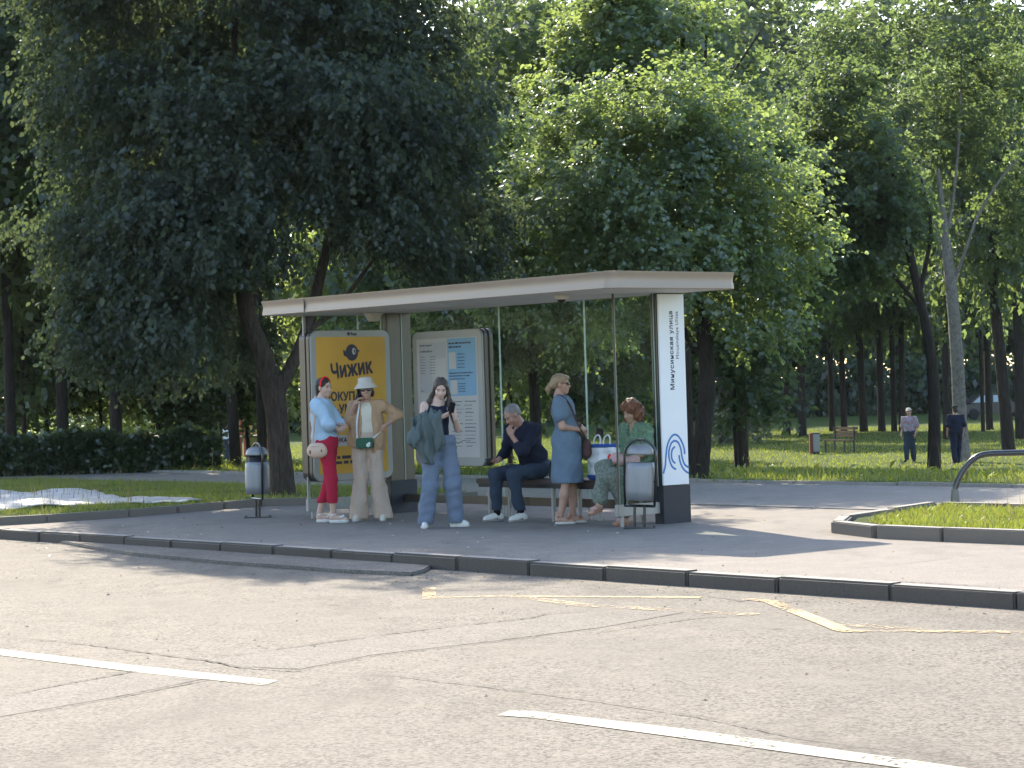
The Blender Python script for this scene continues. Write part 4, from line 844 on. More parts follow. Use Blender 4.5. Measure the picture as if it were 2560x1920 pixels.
# --- park trees: three shapes, copied to where trunks stand
protos = []
for k in range(4):
    r2 = np.random.default_rng(40 + k); hh = (9.0, 10.5, 8.5, 11.0)[k]; lob = []
    for j in range(9):
        a = j * 2.4 + k; q = 0.9 + 1.2 * ((j * 0.37 + k * .2) % 1); lob.append((math.cos(a) * q, math.sin(a) * q, 4.1 + (hh - 5.6) * (j / 8.0), 1.25 + .3 * ((j * .61) % 1), 1.25 + .3 * ((j * .43) % 1), 1.15, 2))
    cm = crown_mesh('crown', lob, 520, r2, leaf=0.15, per_cluster=6, per_twig=6, spread=0.34, twig=0.42, droop=0.45, shell=0.5, simple=True, wr=0.85)
    protos.append((lob, cm, hh))
FARG = 'dark trunks of the park trees'
def park_tree(px, py, w_px, kind, label, lean=0.0, bark_m='dark_bark', rz=None, sc=1.15, scz=1.6, at=None, group=FARG):
    p = at_g(px, py)
    r = w_px * p.y / FPX / 2 / sc
    lob, cm, hh = protos[kind % 4]
    t = thing('park_tree', label, 'tree', (p.x, p.y, p.z), rng_rot() if rz is None else rz, group)
    t.scale = (sc, sc, scz)
    c_, s_ = math.cos(-t.rotation_euler.z), math.sin(-t.rotation_euler.z)
    lx_, ly_ = c_ * lean, s_ * lean
    tr = trunk_tube([(0, 0, -.15), (0, 0, .12), (lx_ * .2, ly_ * .2, 1.2), (lx_ * .6, ly_ * .6, 2.8), (lx_, ly_, 4.5), (lx_, ly_, hh * .8)], [r * 1.5, r * 1.12, r, r * .9, r * .75, r * .2], RNG, 10).build('trunk', bark_m, t, smooth=True)
    for j in (1, 4, 6):
        L = lob[j]; trunk_tube([(lx_ * .6, ly_ * .6, 2.7 + .3 * j), (L[0] * .5, L[1] * .5, L[2] * .85 + .2), (L[0], L[1], L[2] + .4)], [r * .45, r * .3, r * .1], RNG, 6).build('limb', bark_m, tr, smooth=True)
    link('crown', cm, 'park_leaf', t); return t
_rr = random.Random(5)
def rng_rot(): return _rr.uniform(0, 6.28)
SHL = 'dark slender trunk among the park trees behind the footpath'
for px, py, w, kd, ln in ((1887, 1083, 16, 0, 0), (1968, 1087, 17, 1, .2), (2007, 1091, 19, 2, 0), (2081, 1079, 15, 3, 0), (2110, 1079, 15, 0, 0), (2159, 1079, 19, 1, -.1), (2205, 1079, 17, 2, 0), (2236, 1079, 13, 3, 0), (2256, 1079, 15, 0, .1), (2369, 1098, 18, 1, 0), (2474, 1075, 17, 2, 0), (2458, 1079, 9, 3, 0), (1499, 1096, 17, 0, 0), (1528, 1074, 10, 1, 0), (1400, 1090, 14, 2, 0), (1290, 1085, 16, 3, 0)):
    park_tree(px, py, w, kd, SHL, ln)
park_tree(1809, 1108, 24, 1, 'stout dark trunk right behind the leaning maple', 0.1, group=None)
park_tree(1562, 1102, 26, 2, 'stout dark trunk seen through the shelter glass above the bench end', 0.0, group=None)
park_tree(2520, 1128, 30, 0, 'stout dark trunk standing above the black barrier rail', -0.35, group=None)
park_tree(2553, 1098, 25, 1, 'dark trunk farthest along behind the black barrier rail', 0.0, group=None)
park_tree(589, 1169, 26, 2, 'dark curved trunk at the end of the hedge', -0.3, group=None)
park_tree(657, 1166, 22, 3, 'dark trunk half hidden behind the linden trunk', 0.0, group=None)
park_tree(1452, 1150, 28, 2, 'broad tree added straight behind the seated man to shade the verge', 0.0, sc=1.25, scz=1.15, group=None)  # tree added to shade the verge and fill in foliage
for px, Y, kd, sc_, z_ in ((1420, 56, 1, 1.25, 1.25), (1640, 56, 3, 1.2, 1.15), (1850, 57, 2, 1.2, 1.15)):  # trees added out of sight behind the maples to cast shade on the verge
    q = at_y(px, 1000, Y); d0 = gz(q.x, Y)
    lob, cm, hh = protos[kd]; t = thing('park_tree', 'broad tree added mostly hidden behind the sunlit maples to shade the verge', 'tree', (q.x, Y, d0), rng_rot(), 'trees added behind the maples for shade'); t.scale = (sc_, sc_, z_)
    trunk_tube([(0, 0, -.15), (0, 0, .12), (0, 0, 2.8), (.1, 0, 4.5), (0, 0, hh * .8)], [.2, .16, .13, .1, .03], RNG, 10).build('trunk', 'dark_bark', t, smooth=True); link('crown', cm, 'park_leaf', t)
HT = 'dark trunk rising behind the clipped hedge'
for px, py, w, kd in ((293, 1172, 28, 0), (159, 1172, 28, 1), (30, 1176, 26, 2), (430, 1150, 24, 3), (-120, 1180, 30, 0)): park_tree(px, py, w, kd, HT, 0.0, sc=1.4, scz=1.45, group='trunks behind the hedge')
# trees closing the view beyond the lawn
FW = 'leafy tree in the dense wood closing the far side of the park'
far_cm = []
for k in range(3):
    r2 = np.random.default_rng(70 + k); lob = []
    for j in range(12):
        a = j * 2.4 + k; q = 1.0 + 2.2 * ((j * .37 + k * .2) % 1); lob.append((math.cos(a) * q, math.sin(a) * q, 4.4 + 12.5 * (j / 11.0), 2.2, 2.2, 1.9, 2))
    far_cm.append((lob, crown_mesh('crown', lob, 430, r2, leaf=0.34, per_cluster=6, per_twig=6, spread=0.62, twig=0.8, droop=0.4, shell=0.5, simple=True, wr=0.85)))
proto_far = []
for k in range(3):
    t = thing('park_tree', FW, 'tree', (0, 0, 0), 0, 'trees of the far wood')
    trunk_tube([(0, 0, -.2), (0, 0, 2), (.1, 0, 6), (0, 0, 14)], [.26, .2, .16, .05], RNG, 8).build('trunk', 'dark_bark', t, smooth=True)
    link('crown', far_cm[k][1], 'park_leaf', t); proto_far.append(t)
spots = []
for Y, n, jit in ((172, 14, 3.0), (186, 14, 3.0), (200, 14, 3.0), (216, 15, 4.0)):
    half = Y * 0.235 + 5
    for i in range(n): spots.append((-half + (2 * half) * (i + 0.5) / n + _rr.uniform(-1, 1), Y + _rr.uniform(-jit, jit)))
for i, (x, y) in enumerate(spots):
    sc = (_rr.uniform(1.5, 1.8), _rr.uniform(1.5, 1.8))
    if 0.102 < x / y < 0.122: sc = (sc[0], 1.35)
    if i < 3: t = proto_far[i]; t.location = (x, y, -1.1); t.scale = (sc[0], sc[0], sc[1]); t.rotation_euler.z = rng_rot()
    else: copy_tree(proto_far[i % 3], (x, y, -1.1), rng_rot(), sc)
# understorey: low saplings and shrubs behind the glass and across the far edge of the park
UG = 'low leafy sapling growing among the park trunks'
sap = []
for k in range(2):
    r2 = np.random.default_rng(90 + k); lob = [(0, 0, 2.2, 1.1, 1.0, 1.0, 3), (.6, .2, 3.2, .9, .9, .9, 2.5), (-.7, 0, 2.9, .9, .9, .9, 2.5), (.1, 0, 4.1, .9, .9, .8, 2), (-.3, 0, 1.4, .8, .8, .5, 1)]
    sap.append(crown_mesh('crown', lob, 230, r2, leaf=0.12, per_cluster=6, per_twig=6, spread=.28, twig=.32, droop=.4, shell=.45, simple=True, wr=.85, zmin=.7))
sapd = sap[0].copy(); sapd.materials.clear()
for i, (px, Y) in enumerate(((1010, 44), (1180, 46), (1270, 50), (1440, 48), (1560, 54), (1840, 50), (700, 58), (480, 60), (250, 58), (60, 54), (820, 52), (1340, 60), (1100, 62))):
    p = at_y(px, 1000, Y)
    t = thing('sapling', UG, 'tree', (p.x, Y, gz(p.x, Y)), rng_rot(), 'saplings in the park'); s_ = _rr.uniform(.9, 1.3); t.scale = (s_, s_, s_ * _rr.uniform(.9, 1.3))
    trunk_tube([(0, 0, -.1), (.05, 0, 1), (0, 0, 2.4), (.1, 0, 4)], [.05, .04, .03, .01], RNG, 6).build('trunk', 'dark_bark', t, smooth=True)
    link('crown', sap[i % 2], 'park_leaf' if i % 3 else 'maple_leaf', t)
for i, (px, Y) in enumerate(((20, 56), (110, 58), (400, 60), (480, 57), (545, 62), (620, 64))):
    p = at_y(px, 1000, Y); t = thing('sapling', 'sapling behind the clipped hedge, its leaves coloured dark for shade', 'tree', (p.x, Y, gz(p.x, Y)), rng_rot(), 'dark saplings behind the hedge'); t.scale = (1.5, 1.2, 1.15)
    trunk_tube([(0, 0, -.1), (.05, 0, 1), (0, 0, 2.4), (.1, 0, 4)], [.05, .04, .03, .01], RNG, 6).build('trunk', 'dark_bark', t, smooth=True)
    link('crown', sapd, 'hedge_leaf', t)  # the darker hedge leaf puts the shade there into the colour
wl = [((i - 5) * 1.0, 0, 1.1 + .4 * math.sin(i * 2.2), .9, .7, 1.0, 1) for i in range(11)]
wme = crown_mesh('foliage', wl, 300, np.random.default_rng(99), leaf=.3, per_cluster=5, per_twig=5, spread=.5, twig=.5, droop=.3, shell=.3, simple=True, zmin=.0)
for i in range(10):
    x = -52 + 9.8 * i; t = thing('shrub_row', 'long row of shrubs at the far edge of the park lawn', 'shrub', (x, 160 + _rr.uniform(-5, 5), -1.1), _rr.uniform(-.2, .2), 'shrub rows at the far edge'); t.scale = (1.1, 1, _rr.uniform(1.3, 1.9))
    link('foliage', wme, 'park_leaf', t)
# --- hedge and bushes
def leaf_box(name, n, f, leaf, rg, simple=True, wr=.7):
    P = f(n); D = unit(rg.normal(size=(n, 3)) + np.array([0, 0, .2])); N = unit(rg.normal(size=(n, 3)) + np.array([0, 0, .8])); s = leaf * rg.lognormal(0, .25, n)
    return leaves_mesh(name, P, D, N, s, s * wr, rg, simple)
hg0, hg1 = at_g(-150, 1180), at_g(548, 1172); hx0, hx1 = hg0.x, hg1.x; hy = hg1.y; hz = gz((hx0 + hx1) / 2, hy); KH = hy / 50.0
HG = thing('hedge', 'low dark clipped hedge behind the footpath on the tarp side', 'hedge', ((hx0 + hx1) / 2, hy, hz - .03), 0.0)
hl = (hx1 - hx0) / 2
def hf(n):
    x = rg.uniform(-hl, hl, n); y = rg.uniform(-.45, .45, n); z = rg.uniform(0, 1, n) ** .7 * KH * (.86 + .06 * np.sin(x * 3) + .05 * np.sin(x * 7.3)); return np.stack([x, y, z], 1)
link('foliage', leaf_box('foliage', 20000, hf, .11, rg), 'hedge_leaf', HG)
m = MB()
for i in range(26): 
    x = -hl + 2 * hl * (i + .5) / 26; m = MB().tube([(x, 0, -.05), (x + .05, .03, .35), (x - .04, .1, .7)], [.02, .015, .008], 5); m.build('stem', 'dark_bark', HG)
def bush(name, label, loc, r, n, leaf, mat_, seed):
    g2 = np.random.default_rng(seed); t = thing(name, label, 'bush', loc, 0)
    lob = [(0, 0, r[2] * .9, r[0], r[1], r[2] * .8, 3), (-r[0] * .6, 0, r[2] * .6, r[0] * .6, r[1] * .6, r[2] * .55, 1.5), (r[0] * .6, 0, r[2] * .65, r[0] * .6, r[1] * .6, r[2] * .6, 1.5)]
    link('foliage', crown_mesh('foliage', lob, n, g2, leaf=leaf, per_cluster=6, per_twig=6, spread=.14, twig=.25, droop=.1, shell=.4, simple=True, zmin=.02), mat_, t)
    for i in range(5): MB().tube([(0, 0, -.05), (g2.uniform(-.2, .2), g2.uniform(-.2, .2), r[2] * .6), (g2.uniform(-.6, .6) * r[0], g2.uniform(-.4, .4), r[2] * 1.2)], [.025, .018, .008], 5).build('stem', 'dark_bark', t)
    return t
p = at_g(1848, 1110); bush('bush', 'pale silvery bush catching sun between the park trunks', tuple(p), (1.2, .9, 1.15), 90, .12, 'pale_leaf', 3)
p = at_y(225, 1100, 84); bush('bush', 'bright green sunlit bush behind the hedge', (p.x, 84, gz(p.x, 84)), (2.2, 1.2, 1.5), 150, .14, 'maple_leaf', 4)
p = at_y(330, 1100, 88); bush('bush', 'yellow-green bush in sun far behind the hedge trunks', (p.x, 88, gz(p.x, 88)), (2.0, 1.2, 1.7), 130, .15, 'maple_leaf', 5)
# --- grass
def blades(name, P, h, w, mat_, lean=.5, seed=1, parent=None, label=None, patchy=0.0):
    if patchy:                                    # bare and thin spots
        q = np.sin(P[:, 0] * 2.1 + 1.3 * np.sin(P[:, 1] * 1.7)) + np.sin(P[:, 1] * 2.7 + 1.9 * np.sin(P[:, 0] * 1.1 + 2)); P = P[(q + RNG.normal(0, .6, len(P))) > patchy - 2]
    g2 = np.random.default_rng(seed); n = len(P); a = g2.uniform(0, 6.28, n); h = h * g2.lognormal(0, .3, n)
    S = np.stack([np.cos(a), np.sin(a), np.zeros(n)], 1) * (w * g2.uniform(.6, 1.3, n))[:, None] / 2
    T = np.stack([g2.normal(0, lean, n) * h, g2.normal(0, lean, n) * h, h], 1); Mid = P + T * np.array([.35, .35, .6])
    V = np.stack([P - S, P + S, Mid + S * .7, P + T, Mid - S * .7], 1).reshape(-1, 3); b = (np.arange(n) * 5)[:, None]
    F = np.concatenate([b + np.array([0, 1, 2, 4])]); me = bpy.data.meshes.new(name)
    F4 = b + np.array([0, 1, 2, 4]); F3 = b + np.array([4, 2, 3])
    me.vertices.add(len(V)); me.vertices.foreach_set('co', V.astype(np.float32).ravel()); me.loops.add(F4.size + F3.size)
    me.loops.foreach_set('vertex_index', np.concatenate([F4.ravel(), F3.ravel()]).astype(np.int32)); me.polygons.add(2 * n)
    me.polygons.foreach_set('loop_start', np.concatenate([np.arange(0, 4 * n, 4), 4 * n + np.arange(0, 3 * n, 3)]).astype(np.int32)); me.update(calc_edges=True)
    o = link(name, me, mat_, parent); tag(o, label, 'grass', None, 'stuff'); return o
def inside(poly, X, Y_):
    r = np.zeros(len(X), bool); n = len(poly)
    for i in range(n):
        (x1, y1), (x2, y2) = poly[i], poly[(i + 1) % n]
        c = ((y1 > Y_) != (y2 > Y_)) & (X < (x2 - x1) * (Y_ - y1) / (y2 - y1 + 1e-12) + x1); r ^= c
    return r
def scatter(polyxy, n, z, g2, avoid=None):
    xs = [p[0] for p in polyxy]; ys = [p[1] for p in polyxy]; X = g2.uniform(min(xs), max(xs), n); Y_ = g2.uniform(min(ys), max(ys), n)
    ok = inside(polyxy, X, Y_)
    if avoid is not None: ok &= ~inside(avoid, X, Y_)
    return np.stack([X[ok], Y_[ok], np.full(ok.sum(), z)], 1)
g3 = np.random.default_rng(21)
sheet_xy = [(p.x, p.y) for p in poly]
lawn_xy = UVP([(8.95, -2.6), (8.9, -0.6), (9.3, 1.1), (9.4, 1.8), (8.65, 2.45), (7.85, 2.95), (7.7, 4.15), (9.4, 4.95), (22, 4.95), (22, -2.6)])
blades('lawn_grass', scatter(lawn_xy, 120000, ZLAWN - .01, g3, sheet_xy), .06, .010, 'grass_blade', .45, 3, None, 'mown grass of the lawn around the white sheet', .9)
blades('tall_grass', np.concatenate([scatter(lawn_xy, 500, ZLAWN, g3, sheet_xy), scatter(sheet_xy, 500, ZLAWN, g3)]), .2, .009, 'dry_grass', .2, 4, None, 'thin dry stalks standing through and around the white sheet')
bed_xy = UVP([(-2.05, 1.5), (-2.8, 1.08), (-3.6, 1.04), (-7.5, 1.15), (-7.5, 4.2), (-3.4, 4.05), (-1.0, 3.95), (-1.6, 2.1)])
blades('bed_grass', scatter(bed_xy, 60000, .085, g3), .05, .009, 'grass_blade', .5, 5, None, 'bright sunlit grass filling the raised bed', .8)
blades('bed_stalks', scatter(UVP([(-2.0, 3.0), (-7.5, 3.0), (-7.5, 4.2), (-2.0, 4.0)]), 260, .085, g3), .28, .006, 'dry_grass', .15, 6, None, 'thin seed stalks at the back of the raised bed')
def onground_(P): P = P.copy(); P[:, 2] += np.array([gz(x, y) - .03 for x, y in P[:, :2]]); return P
verge = UVP([(32, 8.95), (-6, 8.95), (-6, 11.2), (32, 11.6)])
blades('verge_grass', onground_(scatter(verge, 90000, .02, g3)), .09, .013, 'grass_blade', .45, 7, None, 'long weedy grass along the far edge of the footpath')
blades('verge_stalks', scatter(UVP([(30, 9.0), (-4, 9.0), (-4, 10.6), (30, 10.6)]), 1600, .02, g3), .42, .012, 'dry_grass', .2, 8, None, 'tall dry stalks in the weeds along the footpath')
park_xy = [(-15, 40), (10, 32), (14, 34), (30, 120), (-30, 120)]
def onground(P): P = P.copy(); P[:, 2] += np.array([gz(x, y) - .03 for x, y in P[:, :2]]); return P
blades('park_grass', onground(scatter(park_xy, 150000, .02, g3, UVP([(90, 8.8), (-20, 8.8), (-20, -5), (90, -5)]))), .07, .03, 'grass_blade', .4, 9, None, 'shaded and sun-flecked grass under the park trees')
# weeds: broad low leaves along the verge
def onground(P): P = P.copy(); P[:, 2] += np.array([gz(x, y) - .03 for x, y in P[:, :2]]); return P
vp = scatter(UVP([(30, 9.0), (-5, 9.0), (-5, 10.4), (30, 10.4)]), 5000, .02, g3); vp[:, 2] += g3.uniform(0, .25, len(vp))
o = link('verge_weeds', leaves_mesh('verge_weeds', vp, unit(g3.normal(size=vp.shape) + np.array([0, 0, .6])), unit(g3.normal(size=vp.shape) * .6 + np.array([0, 0, 1.])), .11 * g3.lognormal(0, .3, len(vp)), .06 * g3.lognormal(0, .3, len(vp)), g3, True), 'grass_blade')
tag(o, 'broad-leaved weeds among the long grass by the footpath', 'weeds', None, 'stuff')
# a few dry leaves and crumbs on the asphalt
pl_ = scatter(UVP([(8.5, -2.6), (-6, -2.6), (-6, 1.5), (8.5, 3.5)]), 140, .006, g3); m_ = scatter(UVP([(6, -3.0), (-9, -3.0), (-9, -4.2), (6, -4.2)]), 260, ZROAD + .008, g3)
lp_ = np.concatenate([pl_, m_])
o = link('leaf_litter', leaves_mesh('leaf_litter', lp_, unit(g3.normal(size=lp_.shape) * np.array([1, 1, .12])), np.tile([0, 0, 1.], (len(lp_), 1)), .035 * g3.lognormal(0, .35, len(lp_)), .022 * g3.lognormal(0, .35, len(lp_)), g3, True), 'dry_grass')
tag(o, 'scattered dry leaf crumbs on the pavement and along the kerb', 'leaf litter', None, 'stuff')

def grit(name, poly_, n, z, size, mat_, label, seed, bias=None):
    g2 = np.random.default_rng(seed); P = scatter(poly_, n, z, g2); m_ = len(P)
    if bias is not None:                         # thins out away from the kerb
        v = (P[:, 0] - CX) * WV.x + (P[:, 1] - CY) * WV.y; P = P[g2.uniform(0, 1, m_) < np.exp(-np.abs(v - bias[0]) / bias[1])]; m_ = len(P)
    s_ = size * g2.lognormal(0, .45, m_); a = g2.uniform(0, 6.28, m_)
    base = np.array([[1, 0, 0], [-.4, .8, 0], [-.6, -.7, 0], [0, 0, .8]]); ca, sa = np.cos(a), np.sin(a)
    V = np.stack([np.stack([(b[0] * ca - b[1] * sa) * s_, (b[0] * sa + b[1] * ca) * s_, b[2] * s_], 1) for b in base], 1) + P[:, None]
    F = (np.arange(m_) * 4)[:, None, None] + np.array([[0, 1, 3], [1, 2, 3], [2, 0, 3]])
    return tag(link(name, np_mesh(name, V.reshape(-1, 3), F.reshape(-1, 3)), mat_), label, 'grit', None, 'stuff')
grit('gutter_grit', UVP([(9, -2.9), (-9, -2.9), (-9, -4.6), (9, -4.6)]), 9000, ZROAD, .007, 'crack_dark', 'dark grit and crumbled asphalt lying in the gutter below the kerb', 51, (-2.9, .35))
grit('loose_stones', UVP([(6, -3.0), (-9, -3.0), (-9, -8.5), (6, -8.5)]), 1500, ZROAD, .006, 'road_asphalt', 'small loose stones scattered on the road', 52)
grit('pavement_grit', UVP([(9, -2.7), (-7, -2.7), (-7, 1.5), (9, 1.5)]), 5000, .001, .006, 'crack_dark', 'dirt crumbs gathered along the back of the kerb on the pavement', 53, (-2.7, .3))
bt = scatter(UVP([(8, -2.4), (0, -2.4), (0, 1.0), (8, 1.0)]), 30, .006, g3); D_ = unit(g3.normal(size=bt.shape) * np.array([1, 1, 0]))
for i in range(len(bt)):
    p0 = Vector(bt[i]); d_ = Vector(D_[i]); o = MB().tube([p0, p0 + d_ * .026], .004, 6).build('cigarette_end', 'cloth_butt' if 'cloth_butt' in MATS else plain('cloth_butt', (.55, .5, .42), .8), None); tag(o, 'tiny pale cigarette end lying on the shaded pavement', 'cigarette end', 'cigarette ends on the pavement')
blades('bed_dry_grass', scatter(bed_xy, 5000, .085, g3), .06, .007, 'dry_grass', .5, 15, None, 'dry straw blades among the grass of the raised bed')
blades('lawn_dry_grass', scatter(lawn_xy, 7000, ZLAWN - .01, g3, sheet_xy), .07, .007, 'dry_grass', .5, 16, None, 'dry straw blades among the mown lawn grass')
# ------------------------------------------------------------------ people (smooth implicit surfaces meshed with surface nets)
def _rcone(X, a, b, ra, rb):
    a = np.array(a, float); b = np.array(b, float); ba = b - a; L2 = max(ba @ ba, 1e-9)
    pa = X - a; t = np.clip((pa @ ba) / L2, 0, 1)
    return np.linalg.norm(pa - t[..., None] * ba, axis=-1) - (ra + (rb - ra) * t)
def _ell(X, c, r, R):
    q = X - np.array(c, float)
    if R is not None: q = q @ np.asarray(R)
    r = np.array(r, float); k0 = np.linalg.norm(q / r, axis=-1); k1 = np.linalg.norm(q / (r * r), axis=-1)
    return k0 * (k0 - 1.0) / np.maximum(k1, 1e-9)
def C(a, b, ra, rb, k=0.03): return ('c', a, b, ra, rb, k)
def E(c, r, R=None, k=0.03): return ('e', c, r, R, k)
def SUB(p): return ('sub', p)
def surf(prims, vox=0.011, cuts=(), fold=None):
    """prims -> (V,F). cuts: (point, normal) keep the side opposite the normal. fold: (amp, freq, seed) cloth ripples"""
    lo = np.full(3, 1e9); hi = -lo
    for p in prims:
        if p[0] == 'c': pts = np.array([p[1], p[2]], float); r = max(p[3], p[4])
        elif p[0] == 'e': pts = np.array([p[1]], float); r = max(p[2])
        else: continue
        lo = np.minimum(lo, pts.min(0) - r); hi = np.maximum(hi, pts.max(0) + r)
    lo -= 0.04; hi += 0.04; n = np.ceil((hi - lo) / vox).astype(int) + 1
    ax = [lo[i] + vox * np.arange(n[i]) for i in range(3)]
    D = np.full(n, 0.08)
    def box_of(p, pad):
        if p[0] == 'c': pts = np.array([p[1], p[2]], float); r = max(p[3], p[4])
        else: pts = np.array([p[1]], float); r = max(p[2])
        i0 = np.clip(np.floor((pts.min(0) - r - pad - lo) / vox).astype(int), 0, n - 1); i1 = np.clip(np.ceil((pts.max(0) + r + pad - lo) / vox).astype(int) + 1, 1, n)
        return tuple(slice(a, b) for a, b in zip(i0, i1))
    def ev(p, sl):
        X = np.stack(np.meshgrid(ax[0][sl[0]], ax[1][sl[1]], ax[2][sl[2]], indexing='ij'), -1)
        return _rcone(X, *p[1:5]) if p[0] == 'c' else _ell(X, *p[1:4])
    for p in prims:
        if p[0] == 'sub': continue
        k = p[-1]; sl = box_of(p, k + 0.05); d = ev(p, sl); a = D[sl]
        h = np.clip(0.5 + 0.5 * (a - d) / k, 0, 1); D[sl] = a * (1 - h) + d * h - k * h * (1 - h)
    if fold:
        amp, fr, seed = fold[:3]; az = fold[3] if len(fold) > 3 else 1.0; g = np.random.default_rng(seed); X = np.stack(np.meshgrid(*ax, indexing='ij'), -1); w = np.zeros(n)
        for j in range(7):
            kv = g.normal(size=3) * fr * np.array([1, 1, (.3, 1.0)[j % 2] * az]); ph = X @ kv + g.uniform(0, 6.28) + 1.6 * np.sin(X @ (g.normal(size=3) * fr * .45))
            w += np.sin(ph) if j % 3 == 0 else 1.3 - 2.2 * np.abs(np.sin(ph * .5))
        D = D - amp * w / 2.2
    for p in prims:
        if p[0] == 'sub':
            q = p[1]; sl = box_of(q, 0.05); D[sl] = np.maximum(D[sl], -ev(q, sl))
    if cuts:
        X = np.stack(np.meshgrid(*ax, indexing='ij'), -1)
        for pt, nr in cuts:
            nr = np.array(nr, float); nr /= np.linalg.norm(nr); D = np.maximum(D, (X - np.array(pt)) @ nr)
    D = np.pad(D, 1, constant_values=0.08); lo = lo - vox; n = np.array(D.shape)
    ins = D < 0; cn = n - 1
    cs = [(i, j, k) for i in (0, 1) for j in (0, 1) for k in (0, 1)]
    sl = lambda o: tuple(slice(o[a], o[a] + cn[a]) for a in range(3))
    cnt = sum(ins[sl(o)].astype(np.int8) for o in cs); act = (cnt > 0) & (cnt < 8)
    idx = np.argwhere(act); num = -np.ones(cn, np.int64); num[act] = np.arange(len(idx))
    acc = np.zeros((len(idx), 3)); wt = np.zeros(len(idx))
    for a in cs:
        for ax_ in range(3):
            if a[ax_] == 1: continue
            b = list(a); b[ax_] = 1
            da = D[tuple((idx + a).T)]; db = D[tuple((idx + b).T)]; m = (da < 0) != (db < 0)
            t = np.where(m, da / np.where(m, da - db, 1), 0); pos = np.array(a, float) + (np.array(b) - np.array(a)) * t[:, None]
            acc += pos * m[:, None]; wt += m
    V = lo + (idx + acc / wt[:, None]) * vox; F = []
    for ax_ in range(3):
        o1, o2 = [(1, 2), (2, 0), (0, 1)][ax_]
        s0 = [slice(0, n[i]) for i in range(3)]; s1 = list(s0); s0[ax_] = slice(0, n[ax_] - 1); s1[ax_] = slice(1, n[ax_])
        A = ins[tuple(s0)]; B = ins[tuple(s1)]; e = np.argwhere(A != B)
        e = e[(e[:, o1] > 0) & (e[:, o2] > 0)]
        if not len(e): continue
        def nb(d1, d2): q = e.copy(); q[:, o1] -= d1; q[:, o2] -= d2; return num[tuple(q.T)]
        q = np.stack([nb(1, 1), nb(0, 1), nb(0, 0), nb(1, 0)], 1); fl = A[tuple(e.T)]; q[~fl] = q[~fl][:, ::-1]; F.append(q)
    return V, np.concatenate(F)
def relax(V, F, it=2, lam=0.5):
    for _ in range(it):
        S = np.zeros_like(V); c = np.zeros(len(V))
        for i in range(4):
            a, b = F[:, i], F[:, (i + 1) % 4]; np.add.at(S, a, V[b]); np.add.at(c, a, 1); np.add.at(S, b, V[a]); np.add.at(c, b, 1)
        V = V + lam * (S / np.maximum(c, 1)[:, None] - V)
    return V
def merge(*vf):
    Vs, Fs, o = [], [], 0
    for V, F in vf: Vs.append(V); Fs.append(F + o); o += len(V)
    return np.concatenate(Vs), np.concatenate(Fs)
def part(name, vf, mat_, parent, it=1, org=None):
    V, F = vf; V = relax(V, F, it)
    if org is not None: V = V - np.array(org)
    return link(name, np_mesh(name, V, F), mat_, parent, None, True)
def rotm(yaw=0, pitch=0, roll=0):
    """turn left (yaw), nod down (pitch), tilt to the right shoulder (roll), degrees; columns are the head's axes"""
    y, p, r = map(math.radians, (yaw, -pitch, roll))
    return np.array(Matrix.Rotation(y, 3, 'Z') @ Matrix.Rotation(p, 3, 'X') @ Matrix.Rotation(r, 3, 'Y'))
def head_prims(c, R, s=1.0):
    c = np.array(c, float); P = lambda x, y, z: tuple(c + R @ (np.array((x, y, z)) * s))
    r3 = lambda *r: tuple(np.array(r) * s)
    pr = [E(P(0, -.012, .03), r3(.073, .092, .083), R, .02), E(P(0, .022, -.03), r3(.058, .066, .083), R, .02), E(P(0, .052, -.088), r3(.028, .03, .024), R, .025), E(P(.034, .055, -.028), r3(.024, .024, .024), R, .02), E(P(-.034, .055, -.028), r3(.024, .024, .024), R, .02),
          C(P(0, .082, .008), P(0, .102, -.026), .007 * s, .0125 * s, .012), C(P(.013, .09, -.03), P(-.013, .09, -.03), .009 * s, .009 * s, .008), C(P(-.045, .075, .028), P(.045, .075, .028), .008 * s, .008 * s, .015),
          C(P(-.018, .083, -.054), P(.018, .083, -.054), .007 * s, .007 * s, .008), C(P(-.015, .081, -.066), P(.015, .081, -.066), .0075 * s, .0075 * s, .008),
          E(P(.074, -.004, -.008), r3(.011, .019, .031), R, .01), E(P(-.074, -.004, -.008), r3(.011, .019, .031), R, .01),
          SUB(E(P(.031, .094, .008), r3(.017, .014, .011), R)), SUB(E(P(-.031, .094, .008), r3(.017, .014, .011), R))]
    return pr, P
def face_bits(P, R, s, parent, lip, brow, eyes=True):
    r3 = lambda *r: tuple(np.array(r) * s)
    for x in (-.031, .031):
        if eyes:
            part('eye', surf([E(P(x, .074, .008), r3(.0115, .011, .0058), R)], .003 * s), 'eye_white', parent); part('iris', surf([E(P(x, .0825, .007), r3(.0065, .005, .0068), R)], .003 * s), 'eye_dark', parent)
        part('eyebrow', surf([C(P(x * .55, .088, .029), P(x * 1.7, .078, .03), .0036 * s, .0026 * s)], .003 * s), brow, parent)
    part('lips', surf([C(P(-.016, .0855, -.056), P(.016, .0855, -.056), .0045 * s, .0045 * s, .006), C(P(-.010, .086, -.063), P(.010, .086, -.063), .0048 * s, .0048 * s, .006)], .0035 * s), lip, parent)
